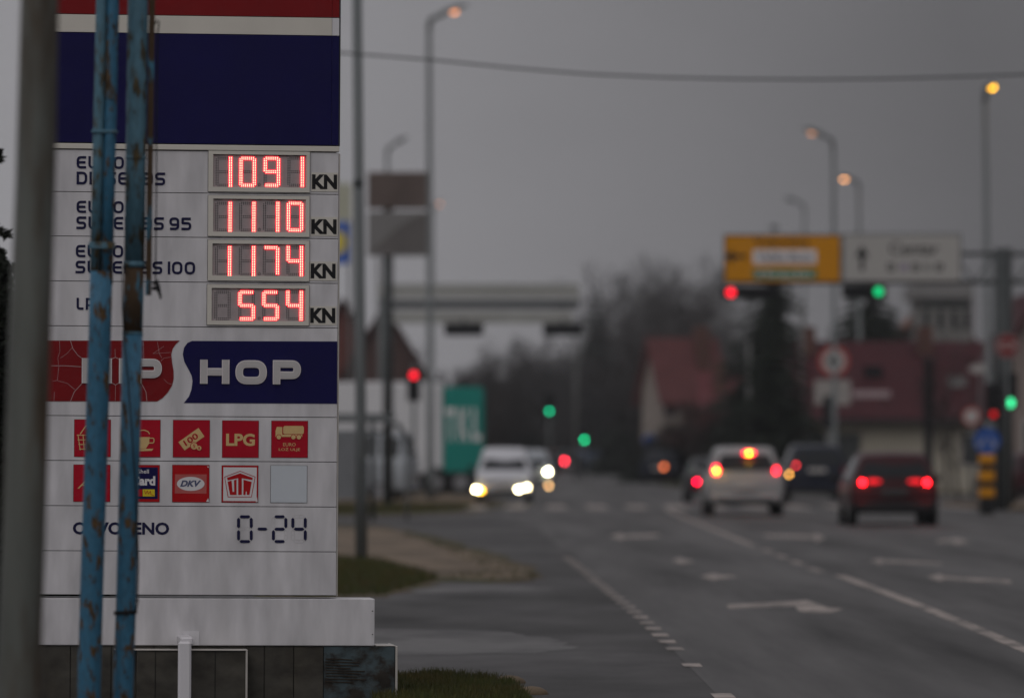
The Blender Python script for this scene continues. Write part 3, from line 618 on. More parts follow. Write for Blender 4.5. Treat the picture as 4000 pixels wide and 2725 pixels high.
b = MB(); b.tube([at(y, B, D3) for y in (1022, 1044)], .0525, 24); b.tube([at(y, B, D3) for y in (1296, 1306)], .0500, 24); b.tube([at(y, B, D3) for y in (612, 622)], .0505, 24); b.build('collar', M_pipe2, e)
Bs = [(600, -500), (591, 0), (587, 560), (580, 1050), (579, 1155)]
b = MB(); p0, p1 = at(-500, Bs, D3), at(1153, Bs, D3); b.add([p0+Vector((-.014, 0, 0)), p0+Vector((.014, 0, 0)), p0+Vector((.014, .02, 0)), p0+Vector((-.014, .02, 0)), p1+Vector((-.014, 0, 0)), p1+Vector((.014, 0, 0)), p1+Vector((.014, .02, 0)), p1+Vector((-.014, .02, 0))],
      [(0, 1, 2, 3), (7, 6, 5, 4), (4, 5, 1, 0), (5, 6, 2, 1), (6, 7, 3, 2), (7, 4, 0, 3)]); b.build('flat_bar', M_piper, e)
def pc(x, y, d=0.0): return P(x, y, D3+d)-O
cb = empty('power_cable', O, 'thin black cable hanging along and wrapped round the right blue pipe', 'cable')
b = MB(); b.tube([pc(607, 95), pc(612, 80, -.02), pc(622, 85, -.02), pc(616, 130), pc(612, 400), pc(610, 800), pc(607, 1095)], .0036, 8)
b.tube([pc(558, 1160), pc(478, 1040, -.05), pc(479, 1200, -.06), pc(486, 1350, -.075), pc(500, 1480, -.08), pc(516, 1700, -.075), pc(530, 1900, -.06), pc(538, 2100, -.03), pc(540, 2200), pc(537, 2330), pc(538, 2350, -.01), pc(532, 2380, -.02)], .0038, 8)
b.build('cable_run', M_black, cb)
b = MB(); b.tube([pc(538, 2352), pc(539, 2340, -.01), pc(531, 2345, -.02)], .0045, 8)
for k in (0, 1, 2):
    c = P(490, 2386+k*5-1, D3)-O; b.tube([c+Vector((.054*math.cos(t*math.pi/8), .054*math.sin(t*math.pi/8), .003*math.cos(t*.4))) for t in range(17)], .0032, 8, False)
b.build('cable_wrap', M_black, cb)
b = MB(); b.tube([pc(598, 1110, -.01), pc(612, 1098, -.01), pc(616, 1120, -.01), pc(625, 1150, -.01), pc(628, 1168, -.01)], [.010, .012, .012, .007, .004], 10)
b.box(pc(594, 1134)-Vector((0, .012, 0)), pc(612, 1118)+Vector((0, .012, 0)), .003); b.build('cable_clamp', M_black, cb)

# ------------------------------------------------------------------ street lamps and masts
def street_lamp(x, top, D, label, side=1, arm=1.0, lit=None, r=.075, rise=.25, xt=None, head=.62, cat='street lamp', grp='street lamps along the road'):
    o = G(0, HY+CAMH*S(D)); base_ = Vector(((x-CX)*D/F, D, 0)); H = CAMH-(top-HY)*D/F
    dx = ((xt-x)*D/F) if xt is not None else 0.0
    e = empty('street_lamp', base_, label, cat, grp)
    b = MB(); b.tube([(0, 0, 0), (0, 0, .9), (dx*.1, 0, .95), (dx, 0, H-.3)], [r*1.35, r*1.3, r, r*.72], 14); b.build('pole', M_grey, e)
    b = MB(); b.tube([(dx, 0, H-.32), (dx+side*.03, 0, H-.06), (dx+side*.12, 0, H), (dx+side*arm, 0, H+rise)], r*.75, 10); b.build('arm', M_grey, e)
    hx, hz = dx+side*arm, H+rise; b = MB(); sl = rise/arm
    vs = []
    for i, (t, hw, up_, dn) in enumerate(((0, .06, .05, .04), (.15, .13, .09, .05), (.6, .16, .10, .06), (1, .07, .03, .03))):
        X = hx-side*.1+side*t*head; Z = hz+t*head*sl
        vs += [(X, -hw, Z-dn), (X, -hw*.7, Z+up_), (X, hw*.7, Z+up_), (X, hw, Z-dn)]
    fs = [(0, 1, 2, 3), (15, 14, 13, 12)]+[(i*4+j, i*4+(j+1) % 4, i*4+4+(j+1) % 4, i*4+4+j) for i in range(3) for j in range(4)]
    b.add(vs, fs, False); hd = b.build('lamp_head', M_grey, e)
    b = MB(); b.dome((hx+side*.22*head/.62, 0, hz-.035+.22*sl), .11, 12, 6, .55); b.build('lens', lit or M_glass, hd); return e
street_lamp(1681, 72, 162, 'tall lamp beside the billboard with faint orange glow under its head', 1, .45, E_street2, .105, .14, head=.75, xt=1676)
street_lamp(1516, 575, 220, 'small unlit lamp rising behind the brown billboard', 1, .35, None, .10, .15, head=.55, xt=1512)
street_lamp(1690, 812, 330, 'distant lamp glowing dull orange just right of the billboard', 1, .2, E_street2, .08, .12, head=.5)
street_lamp(3868, 352, 150, 'lamp with bright yellow light at far right, leaning slightly', 1, .05, E_street, .10, .02, xt=3846, head=.35)
street_lamp(3262, 540, 170, 'tallest lamp above the yellow sign, head to the left', -1, .42, E_street3, .085, .12, head=.6, xt=3255)
street_lamp(3358, 705, 210, 'lit orange lamp above the white direction sign', -1, .35, emis('street_orange', (1, .42, .14), 9), .09, .06, head=.5, xt=3355)
street_lamp(3142, 795, 240, 'thin unlit lamp above the yellow sign, farthest and shortest', -1, .45, None, .075, .12, head=.5)
e = empty('steel_mast', P(1412, HY+CAMH*S(78), 78), 'thick grey steel mast standing in the grass just right of the price sign', 'mast')
b = MB(); b.tube([(0, 0, 0), (-.01, 0, 1.9), (-.075, 0, 9.5)], [.085, .075, .066], 16); b.build('pole', M_grey, e)
b = MB(); b.tube([(0, 0, 0), (0, 0, 1.35)], .080, 16); b.build('dark_sleeve', M_greyd, e)
z = CAMH+(HY-715)/S(78); b = MB(); b.box((-.11, -.085, z-.05), (.03, .085, z+.05), .01); b.build('bracket', M_greyd, e)
M_post = mat('pale_post', (.12, .12, .115), .6)
for x, t, D, lb in ((2250, 1300, 275, 'faint grey mast far down the road beside the woods'), (2925, 1330, 215, 'thin pale post in front of the pink-roofed house'),
                    (3085, 1270, 205, 'thin pale post left of the truck-ban sign'), (3133, 1180, 200, 'grey post directly under the yellow sign'), (1480, 1010, 230, 'thin pale post under the billboard on the left')):
    e = empty('steel_mast', P(x, HY+CAMH*S(D), D), lb, 'post', 'plain posts in the background'); b = MB(); H = CAMH+(HY-t)/S(D)
    b.tube([(0, 0, 0), (0, 0, H)], [.08, .07], 12); b.build('pole', M_post, e); b = MB(); b.dome((0, 0, H), .09, 10, 5, .5); b.build('cap', M_greyd, e)
# overhead cable
b = MB(); cp = [(1200, 196), (1345, 208), (1700, 236), (2000, 266), (2300, 290), (2600, 303), (2900, 309), (3200, 311), (3500, 307), (3800, 299), (4100, 288), (4600, 262)]
b.tube([P(x, y, 72) for x, y in cp], .011, 8)
for i in range(150):
    t = i/149*(len(cp)-1.001); k = int(t); f = t-k; p = P(cp[k][0]+(cp[k+1][0]-cp[k][0])*f, cp[k][1]+(cp[k+1][1]-cp[k][1])*f, 72); b.dome(p, .017, 6, 4)
tag(b.build('overhead_cable', M_greyd), 'thick twisted overhead cable sagging across the sky', 'cable')

# ------------------------------------------------------------------ signs and signals
def lens_stack(parent, n, col, horiz=False, r=.10, pitch=.30, lit=0, E=None, flip=1):
    """housing box with n round lenses facing the camera"""
    b = MB(); Ln = n*pitch
    if horiz: b.box((-Ln/2, 0, -.16), (Ln/2, .18, .16), .03)
    else: b.box((-.19, 0, -Ln/2), (.19, .18, Ln/2), .03)
    h = b.build('housing', M_black, parent)
    for k in range(n):
        o = (k-(n-1)/2)*pitch*flip; c = (o, 0) if horiz else (0, -o)
        b = MB(); b.disc(c, r, -.012, .012, 18); b.build('lens', E if k == lit else M_glass, h)
        b = MB(); pts = [(c[0]+(r+.015)*math.cos(t), c[1]+(r+.015)*math.sin(t)) for t in [math.pi*i/8 for i in range(9)]]
        vs = [(p[0], 0, p[1]) for p in pts]+[(p[0], -.14, p[1]) for p in pts]; b.add(vs, [(i, i+1, 10+i, 9+i) for i in range(8)]); b.build('visor', M_black, h)
    return h
def signal_post(x, y, D, label, E, lit, post=True, n=3, r=.10):
    p = P(x, y, D); off = ((1-lit) if n == 3 else 0)*.30
    e = empty('traffic_light', (p.x, p.y, 0), label, 'traffic light', 'traffic lights on posts')
    h = lens_stack(e, n, None, False, r, .30, lit, E); h.location = (0, 0, p.z-off)
    if post: b = MB(); b.tube([(0, .12, 0), (0, .12, p.z+off*0+.3)], .055, 12); b.build('post', M_grey, e)
    return e
signal_post(1616, 1465, 165, 'traffic light showing red on the left, in front of the white truck', E_red, 0)
signal_post(2146, 1605, 230, 'distant green traffic light, the higher and left of two', emis('g_far', (.0, .50, .22), 9), 2, r=.065)
signal_post(2283, 1717, 300, 'distant green traffic light, the lower and right of two', emis('g_far2', (.0, .70, .27), 19), 2, r=.06)
e = signal_post(3945, 1573, 139.5, 'traffic light showing green at the right edge beside the gantry column', E_green2, 2, False, r=.10)
signal_post(3881, 1617, 137, 'small dim red signal left of the gantry column', emis('dim_red', (.6, .004, .008), 1.2), 2, True, r=.075)

# right gantry
DG = 140; sg = S(DG)
gb = P(3922, HY+CAMH*sg, DG); ga = empty('sign_gantry', gb, 'grey cantilever gantry reaching left over the road from its thick column at the right', 'gantry')
def gl(x, y): p = P(x, y, DG)-gb; return (p.x, p.z)
b = MB(); b.tube([(0, .3, 0), (0, .3, gl(0, 968)[1])], [.27, .23], 18); b.build('column', M_greyd, ga)
b = MB()
for y in (990, 1100): z = gl(0, y)[1]; b.tube([(gl(2850, y)[0], .3, z), (gl(4120, y)[0], .3, z)], .055, 10)
xs_ = [2850+i*80 for i in range(16)]
for i, (x0, x1) in enumerate(zip(xs_, xs_[1:])): ya, yb = (990, 1100) if i % 2 else (1100, 990); b.tube([(gl(x0, ya)[0], .3, gl(0, ya)[1]), (gl(x1, yb)[0], .3, gl(0, yb)[1])], .022, 6)
b.build('truss_arm', M_greyd, ga)
M_or = mat('sign_amber', (.52, .215, .003), .45, var=.04); M_gw = mat('sign_grey_white', (.36, .35, .33), .5, var=.05); M_gr = mat('sign_green', (.02, .17, .10), .5)
def board(x0, y0, x1, y1, m, mb_, name, label):
    a, c = gl(x0, y1), gl(x1, y0); e = empty(name, gb+Vector(((a[0]+c[0])/2, .1, a[1])), label, 'road sign'); w2, h = (c[0]-a[0])/2, c[1]-a[1]
    b = MB(); b.box((-w2, 0, 0), (w2, .05, h), .01); pn = b.build('panel', mb_, e); b = MB(); b.box((-w2+.035, -.006, .035), (w2-.035, -.001, h-.035)); b.build('face', m, e)
    def loc(x, y): q = gl(x, y); return (q[0]-(a[0]+c[0])/2, q[1]-a[1])
    return e, loc
e, lc = board(2828, 915, 3286, 1104, M_or, M_black, 'direction_sign', 'amber direction sign with left arrow over the red signal')
def arrow(e, lc, cx, cy, ang, m, s=1.0):
    b = MB(); c = lc(cx, cy); pp = [(-.28, -.045), (.04, -.045), (.02, -.16), (.30, 0), (.02, .16), (.04, .045), (-.28, .045)]; ca, sa = math.cos(ang), math.sin(ang)
    b.poly([(c[0]+s*(p[0]*ca-p[1]*sa), c[1]+s*(p[0]*sa+p[1]*ca)) for p in pp], -.010); b.build('arrow', m, e)
arrow(e, lc, 2872, 1001, math.pi, M_black, 1.0)
b = MB(); c = lc(3053, 945); font_text(b, 'Vukovina', c[0], c[1], 1.35, .22, -.010, bold=.01); b.build('lettering', M_black, e)
for (y0, y1, m, mt_, tx, s_) in ((975, 1030, M_wl, M_navy, 'Velika Buna', 'place_name_field'), (1052, 1088, M_gr, M_wl, 'Mraclin', 'motorway_field')):
    b = MB(); a, c = lc(2942, y1), lc(3190, y0); b.box((a[0], -.012, a[1]), (c[0], -.008, c[1])); f_ = b.build(s_, m, e)
    b = MB(); font_text(b, tx, (a[0]+c[0])/2, (a[1]+c[1])/2, (c[0]-a[0])*.86, (c[1]-a[1])*.62, -.014, bold=.01); b.build('lettering', mt_, f_)
e, lc = board(3290, 912, 3756, 1102, M_gw, M_greyd, 'direction_sign', 'pale grey direction sign reading Centar with up arrow over the green signal')
arrow(e, lc, 3368, 1008, math.pi/2, M_black, 1.1)
b = MB(); c = lc(3572, 970); font_text(b, 'Centar', c[0], c[1], 1.22, .30, -.010, bold=.012); b.build('lettering', M_black, e)
for i, (cx_, m) in enumerate(((3482, M_black), (3532, mat('violet_picto', (.12, .05, .22), .5)), (3578, M_black), (3622, M_greyd), (3670, M_black))):
    b = MB(); c = lc(cx_, 1043); b.disc(c, .085, -.010, 0, 12) if i % 2 else b.box((c[0]-.09, -.010, c[1]-.09), (c[0]+.09, -.008, c[1]+.09)); b.build('pictogram', m, e)
    b = MB(); b.poly([(c[0]-.05, c[1]-.04), (c[0]+.05, c[1]-.04), (c[0]+.03, c[1]+.03), (c[0], c[1]+.06), (c[0]-.03, c[1]+.03)], -.013); b.build('pictogram_mark', M_gw, e)
for (x, y, cx_, lit, E_, lb) in ((2855, 1142, 2930, 0, E_red, 'horizontal signal with red light hanging under the amber sign'), (3433, 1138, 3376, 2, emis('g_near', (.0, .62, .20), 1.6), 'horizontal signal with green light hanging under the pale sign')):
    p = P(cx_, y, DG); e = empty('overhead_signal', (p.x, DG+.1, p.z-.16), lb, 'traffic light', 'horizontal signals on the gantries')
    h = lens_stack(e, 3, None, True, .10, (abs(x-cx_)/sg), lit, E_); h.location = (0, 0, .16)
    for k in (-.2, .2): b = MB(); b.tube([(k, .1, .3), (k, .2, .42)], .03, 8); b.build('bracket', M_greyd, e)
# left gantry with signs seen from behind
DL = 180; lb0 = P(1495, HY+CAMH*S(DL), DL); e = empty('sign_gantry', lb0, 'pale grey gantry on the left carrying long panels seen from behind', 'gantry')
def ll(x, y): p = P(x, y, DL)-lb0; return (p.x, p.z)
b = MB(); b.tube([(0, .3, 0), (0, .3, ll(0, 1120)[1])], [.16, .13], 14); b.build('column', M_grey, e)
M_pale = mat('pale_panel', (.30, .30, .28), .6, var=.08, scale=1)
b = MB(); q0, q1 = ll(1480, 1165), ll(2262, 1108); b.box((q0[0], .1, q0[1]), (q1[0], .16, q1[1])); b.build('upper_panel', M_pale, e)
b = MB(); q0, q1 = ll(1490, 1204), ll(2262, 1172); b.box((q0[0], .25, q0[1]), (q1[0], .45, q1[1])); b.build('beam', M_greyd, e)
b = MB(); q0, q1 = ll(1500, 1264), ll(2235, 1212); b.box((q0[0], .1, q0[1]), (q1[0], .16, q1[1])); b.build('lower_panel', M_pale, e)
for cx_, lbl in ((1812, 'dark unlit horizontal signal under the left gantry, nearer the mast'), (2198, 'dark unlit horizontal signal at the right end of the left gantry')):
    p = P(cx_, 1286, DL); e = empty('overhead_signal', (p.x, DL-.25, p.z-.20), lbl, 'traffic light', 'horizontal signals on the gantries')
    b = MB(); b.box((-.62, 0, 0), (.62, .2, .40), .05); h = b.build('housing', M_black, e)
    b = MB(); b.tube([(0, .1, .33), (0, .15, .55)], .04, 8); b.build('bracket', M_greyd, e)
    for k in (-1, 0, 1): b = MB(); b.disc((k*.37, .17), .11, -.01, .01, 14); b.build('lens', M_glass, h)
# billboard
DB = 150; e = empty('billboard', P(1515, HY+CAMH*S(DB), DB), 'brown billboard above a pale panel with a darker diagonal, on one post', 'billboard'); o = e.location.copy()
def bl(x, y): p = P(x, y, DB)-o; return (p.x, p.z)
b = MB(); b.tube([(0, .25, 0), (0, .25, bl(0, 700)[1])], .14, 14); b.build('post', M_greyd, e)
M_brown = mat('brown_poster', (.115, .088, .078), .6, var=.22, scale=.8); M_pan = mat('pale_poster', (.19, .185, .18), .6, var=.08, scale=1)
b = MB(); q0, q1 = bl(1436, 815), bl(1668, 672); b.box((q0[0], 0, q0[1]), (q1[0], .12, q1[1]), .02); b.build('upper_board', M_brown, e)
b = MB(); q0, q1 = bl(1436, 1000), bl(1672, 826); b.box((q0[0], 0, q0[1]), (q1[0], .12, q1[1]), .02); lbd = b.build('lower_board', M_pan, e)
b = MB(); b.poly([bl(*p) for p in ((1445, 985), (1500, 935), (1560, 885), (1620, 845), (1668, 835), (1668, 985), (1560, 990))], -.006); b.build('diagonal_image', mat('poster_shade', (.13, .12, .115), .6, var=.1, scale=1), lbd)
# far discount-shop pylon with blue field and yellow disc
DP = 200; e = empty('advertising_pylon', P(1345, HY+CAMH*S(DP), DP), 'cream and blue shop pylon with yellow disc, half hidden by the price sign', 'pylon'); o = e.location.copy()
def pp_(x, y): p = P(x, y, DP)-o; return (p.x, p.z)
b = MB(); q1 = pp_(1378, 715); q0 = pp_(1290, 1120); b.box((q0[0], .05, 0), (q0[0]+.12, .2, q1[1])); b.box((q1[0]-.14, .05, 0), (q1[0]-.04, .2, q1[1])); b.build('frame', M_grey, e)
b = MB(); q0, q1 = pp_(1285, 862), pp_(1372, 715); b.box((q0[0], 0, q0[1]), (q1[0], .25, q1[1])); b.build('cream_panel', mat('cream_field', (.42, .42, .33), .6), e)  # plain cream panel colour
b = MB(); q0, q1 = pp_(1270, 1030), pp_(1362, 866); b.box((q0[0], 0, q0[1]), (q1[0], .25, q1[1])); bf = b.build('blue_panel', mat('blue_field', (.04, .12, .45), .5), e)
b = MB(); b.disc(pp_(1318, 946), .33, -.01, 0, 24, .42); b.build('yellow_disc', mat('yellow_field', (.62, .50, .08), .5), bf)
# road signs on posts
def round_sign(x, y, D, r, label, rim, face, mark, cat='road sign', plate=None, n=28, post=M_grey, base=True, rot=0):
    p = P(x, y, D); e = empty('road_sign', (p.x, p.y, 0), label, cat); z = p.z
    b = MB(); b.tube([(0, .04, 0), (0, .04, z+r*.9)], .035, 10); b.build('post', post, e)
    b = MB(); b.poly([(r*math.cos(2*math.pi*(i+rot)/n), z+r*math.sin(2*math.pi*(i+rot)/n)) for i in range(n)], 0, .02); d = b.build('disc', rim, e)
    b = MB(); k = .74 if face is not rim else .98; b.poly([(k*r*math.cos(2*math.pi*(i+rot)/n), z+k*r*math.sin(2*math.pi*(i+rot)/n)) for i in range(n)], -.004); b.build('face', face, d)
    mark(d, z, r); return e, z
M_rr = mat('ring_red', (.33, .06, .05), .5); M_wh = mat('sign_offwhite', (.40, .38, .36), .5); M_sb = mat('sign_cobalt', (.015, .07, .28), .45); M_stop = mat('stop_red', (.16, .006, .008), .5)
def mk_truck(d, z, r):
    b = MB(); b.box((-r*.45, -.010, z-r*.12), (r*.2, -.008, z+r*.22)); b.box((r*.22, -.010, z-r*.12), (r*.42, -.008, z+r*.1)); b.disc((-r*.25, z-r*.16), r*.09, -.012, 0, 10); b.disc((r*.28, z-r*.16), r*.09, -.012, 0, 10); b.build('lorry_mark', M_black, d)
e, z = round_sign(3257, 1410, 182, .50, 'round red-ringed lorry ban sign with a white plate below', M_rr, M_wh, mk_truck)
b = MB(); q = [P(x, y, 182) for x, y in ((3182, 1580), (3322, 1484))]; b.box((q[0].x-e.location.x, -.01, q[0].z), (q[1].x-e.location.x, .02, q[1].z)); b.build('plate', mat('plate_grey', (.30, .28, .26), .5), e)
def mk_stop(d, z, r): b = MB(); font_text(b, 'STOP', 0, z, r*1.35, r*.45, -.008, bold=.02); b.build('lettering', M_wh, d)
round_sign(3935, 1350, 138, .32, 'dark red eight-sided stop sign beside the gantry column', mat('stop_rim', (.20, .10, .10), .5), M_stop, mk_stop, n=8, rot=.5)
def mk_arr(d, z, r):
    b = MB()
    for s_ in (-1, 1): b.poly([(s_*.1*r, z+.35*r), (s_*.25*r, z+.35*r), (s_*.55*r, z-.15*r), (s_*.72*r, z-.05*r), (s_*.62*r, z-.55*r), (s_*.2*r, z-.35*r), (s_*.38*r, z-.25*r)], -.008)
    b.build('arrow_pair', mat('pale_arrow', (.26, .27, .33), .5), d)
round_sign(3856, 1722, 132, .31, 'round blue sign with two white downward arrows above the amber marker', M_sb, M_sb, mk_arr)
round_sign(3795, 1625, 168, .28, 'small pale round sign with a red rim in front of the cream wall', M_rr, M_wh, lambda d, z, r: None)
round_sign(2538, 1722, 260, .32, 'small round blue sign far down the road near the pink-roofed house', M_sb, M_sb, lambda d, z, r: None)
e = empty('pedestrian_signal', P(3241, HY+CAMH*S(178), 178), 'unlit black signal box on a post below the lorry ban sign', 'traffic light'); z1 = CAMH-(1545-HY)/S(178); z0 = CAMH-(1672-HY)/S(178)
b = MB(); b.tube([(0, .1, 0), (0, .1, z0+.1)], .05, 10); b.build('post', M_grey, e)
b = MB(); b.box((-.21, 0, z0), (.21, .2, z1), .04); h_ = b.build('housing', M_black, e)
for q in (.25, .75): b = MB(); b.disc((0, z0+(z1-z0)*q), .11, -.012, .01, 14); b.build('lens', M_glass, h_)
e = empty('street_name_plate', P(3818, HY+CAMH*S(172), 172), 'small pale pointed plate on a thin post left of the far-right lamp', 'road sign'); z0 = CAMH-(1440-HY)/S(172)
b = MB(); b.tube([(.1, .1, 0), (.1, .1, z0+.2)], .035, 8); b.build('post', M_grey, e)
b = MB(); b.poly([(-.28, z0), (-.12, z0-.13), (.26, z0-.13), (.26, z0+.13), (-.12, z0+.13)], 0, .03); b.build('plate', M_wh, e)
e = empty('marker_post', P(3856, HY+CAMH*S(131), 131), 'amber and black banded bollard under the blue arrow sign', 'bollard'); z0 = CAMH-(1944-HY)/S(131)
zz = [CAMH-(y-HY)/S(131) for y in (1775, 1812, 1838, 1880, 1905, 1942)]
b = MB(); b.box((-.17, .01, 0), (.17, .22, zz[0]-.01), .03); b.build('core', M_black, e)
for a, c in ((0, 1), (2, 3), (4, 5)): b = MB(); b.box((-.18, -.01, zz[c]), (.18, .23, zz[a]), .03); b.build('amber_band', M_or, e)
# bus shelter on the left
e = empty('bus_shelter', P(1440, HY+CAMH*S(120), 120), 'low grey tubular bus shelter with clouded panes beside the steel mast', 'bus shelter'); o = e.location.copy()
def sl(x, y): p = P(x, y, 120)-o; return (p.x, p.z)
b = MB(); zt = sl(0, 1640)[1]; b.tube([(sl(1180, 0)[0], 0, zt), (sl(1500, 0)[0], 0, zt), (sl(1560, 0)[0], 0, sl(0, 1660)[1]), (sl(1592, 0)[0], 0, sl(0, 1720)[1])], .055, 10)
b.tube([(sl(1180, 0)[0], 0, zt-.25), (sl(1500, 0)[0], 0, zt-.25)], .035, 8); b.tube([(sl(1180, 0)[0], 1.2, zt+.1), (sl(1540, 0)[0], 1.2, zt+.1)], .05, 8); b.build('roof_frame', M_grey, e)
for x, w_ in ((1456, .055), (1402, .04), (1590, .03)): b = MB(); b.tube([(sl(x, 0)[0], 0, 0), (sl(x, 0)[0], 0, zt-.03 if x < 1500 else sl(0, 1720)[1])], w_, 10); b.build('leg', M_greyd if x == 1456 else M_grey, e)
b = MB(); b.box((sl(1200, 0)[0], .02, .45), (sl(1390, 0)[0], .04, zt-.3)); b.build('pane', mat('clouded_pane', (.17, .175, .18), .35), e)

# ------------------------------------------------------------------ vehicles
def car(name, label, cx, D, W, Ln, H, paint, rear=True, yaw=0.0, lights=(), bonnet=.34, plate=None, group='cars on the road', boxy=0.0, cat='car', lx=None, extra=None, roofdark=False):
    """a car whose near end (its rear if rear) faces the camera at distance D; local -Y is the near end"""
    X = (cx-CX)*D/F; e = empty(name, (X, D, 0), label, cat, group, yaw); hw = W/2; zb = .29; belt = H*.60
    # stations from the near end: (y, top z, half width at belt, half width at top, is_cabin)
    if rear: st = [(0, belt+.02, .93, .80), (.04, belt+.10, .95, .82), (.30-boxy*.15, H*.955, .97, .68), (.75, H, .985, .70), (Ln*.42, H, 1, .71), (Ln*.58, H*.96, 1, .70), (Ln*.76, belt+.06, .99, .80), (Ln*.92, belt-.06, .94, .80), (Ln-.05, belt-.22, .86, .74)]
    else: st = [(0, belt-.26, .84, .74), (.10, belt-.12, .92, .80), (Ln*(.08+bonnet*.35), belt+.02, .98, .82), (Ln*(.10+bonnet*.5), H*.90, .99, .72), (Ln*.42, H, 1, .71), (Ln*.68, H, 1, .71), (Ln*.90, H*.95, .98, .69), (Ln-.08, belt+.1, .95, .82)]
    b = MB(); vs = []; n = 0
    for (y, zt, wb, wt) in st:
        low = zt <= belt+.12; zbelt = min(belt, zt-.05)
        ring = [(hw*.80*wb, zb), (hw*.97*wb, zb+.10), (hw*wb, zb+.30), (hw*wb, zbelt-.06), (hw*wb*.965, zbelt), (hw*wt+.03, zt-.07), (hw*wt-.06, zt-.012), (0, zt)]
        if low: ring[5] = (hw*(wb*.95), zt-.045); ring[6] = (hw*.72*wb, zt-.008)
        full = ring+[(-x, z) for x, z in ring[-2::-1]]; n = len(full); vs += [(x, y, z) for x, z in full]
    fs = [tuple(range(n))[::-1], tuple(range(len(vs)-n, len(vs)))]
    for i in range(len(st)-1):
        for k in range(n-1): fs.append((i*n+k, i*n+k+1, (i+1)*n+k+1, (i+1)*n+k))
        fs.append((i*n+n-1, i*n, (i+1)*n, (i+1)*n+n-1))
    b.add(vs, fs, True); body = b.build('body', paint, e)
    md = body.modifiers.new('bevel', 'BEVEL'); md.width = .035; md.segments = 2; md.limit_method = 'ANGLE'; md.angle_limit = math.radians(28)
    # windows: laid 6 mm proud of the shell between stations
    def quad(nm, i, j, a, c, z0f, z1f, m, side=None):
        pass
    def lerp(p, q, t): return tuple(p[k]+(q[k]-p[k])*t for k in range(3))
    V = lambda i, k: vs[i*n+k]; NR = 5; 
    ei = 1 if rear else 2                                            # the near screen rises between these two stations
    a0, a1, b0, b1 = V(ei, 5), V(ei, n-6), V(ei+1, 5), V(ei+1, n-6)
    def scr(t, s_): p = lerp(lerp(a0, a1, s_), lerp(b0, b1, s_), t); return (p[0], p[1]-.02-(.03*(1-t)), p[2]+.012)
    b = MB(); b.add([scr(.06, .06), scr(.06, .94), scr(.88, .90), scr(.88, .10)], [(0, 1, 2, 3)]); b.build('rear_window' if rear else 'windscreen', M_glass, e)
    ib, it = (2, 5) if rear else (3, 6)
    for s_ in (1, -1):
        b = MB()
        for k in range(ib, it):
            def pt(i, f):
                p = lerp(V(i, 4), V(i, 5), f); o_ = hw*.012+.006; return ((p[0]+o_)*s_, p[1], p[2])
            ya = .06; p_ = [lerp(pt(k, .10), pt(k+1, .10), ya), lerp(pt(k, .10), pt(k+1, .10), 1-ya), lerp(pt(k, .90), pt(k+1, .90), 1-ya), lerp(pt(k, .90), pt(k+1, .90), ya)]
            b.add(p_, [(0, 1, 2, 3)])
        b.build('side_window', M_glass, e)
    for yy in (.72, Ln-.78):
        for s_ in (1, -1):
            w0 = MB(); w0.tube([(s_*(hw-.21), yy, .315), (s_*(hw-.02), yy, .315)], .315, 22); wh = w0.build('wheel', M_tyre, e)
            w0 = MB(); w0.tube([(s_*(hw-.03), yy, .315), (s_*(hw-.012), yy, .315)], .20, 16); w0.build('rim', M_rim, wh)
    b = MB(); b.box((-hw*.80, .25, .25), (hw*.86, Ln-.1, .33)); b.build('underbody', M_tyre, e)
    b = MB(); b.box((-hw*.90, -.07, .31), (hw*.90, .12, .50), .05); b.build('bumper', M_black if paint is M_dred else paint, e)
    b = MB(); b.box((-hw*.74, -.085, .29), (hw*.74, -.06, .39), .01); b.build('bumper_insert', M_black, e)
    b = MB(); b.box((-.26, -.082, .40 if not rear else plate or .62), (.26, -.070 if not rear else -.035, (.40 if not rear else plate or .62)+.11), .004); b.build('licence_plate', M_wh if paint is not M_dred else M_greyd, e)
    for s_ in (-1, 1):
        b = MB(); b.box((s_*(hw+.02), Ln*.30 if not rear else Ln*.62, belt-.02), (s_*(hw+.20), (Ln*.30 if not rear else Ln*.62)+.12, belt+.13), .03); b.build('wing_mirror', M_black if paint is not M_silv else paint, e)
    for (x, z, w_, h_, m, nm) in lights:
        b = MB(); yb = (-.05 if z < belt else .02)-(.07 if m.name in ('brake_y', 'brake_t2', 'amber_h') else 0); b.dome((0, 0, 0), 1.0, 16, 8)
        b.v = [(x+v[0]*w_/2, yb+v[1]*.07, z+v[2]*h_/2) for v in b.v]; b.build(nm, m, e)
    return e
def paintm(name, c, var=.04, rough=.42): return mat(name, c, rough, .1, var, 1.5, coat=.12)
M_silv = paintm('car_white', (.27, .265, .262)); M_dred = paintm('car_red', (.030, .002, .004)); M_dblue = paintm('car_blue', (.005, .008, .018)); M_dgrey = paintm('car_dark', (.018, .02, .023)); M_pale = paintm('car_pale', (.30, .32, .34))
car('parked_car', 'white hatchback waiting with three brake lights lit, between a dark car and a blue one', 2912, 128, 1.78, 4.1, 1.57, M_silv, lights=(
    (-.66, 1.04, .13, .20, emis('brake_r', (1, .010, .03), 14), 'tail_light'), (-.66, 1.03, .035, .07, emis('brake_y', (1, .70, .0), 34), 'indicator'), (.69, 1.03, .085, .14, emis('brake_r', (1, .010, .03), 14), 'tail_light'),
    (.08, 1.42, .26, .07, emis('brake_t', (1, .010, .03), 14), 'high_brake_light'), (.08, 1.42, .10, .020, emis('brake_t2', (1, .68, 0), 44), 'high_brake_light')), boxy=.5)
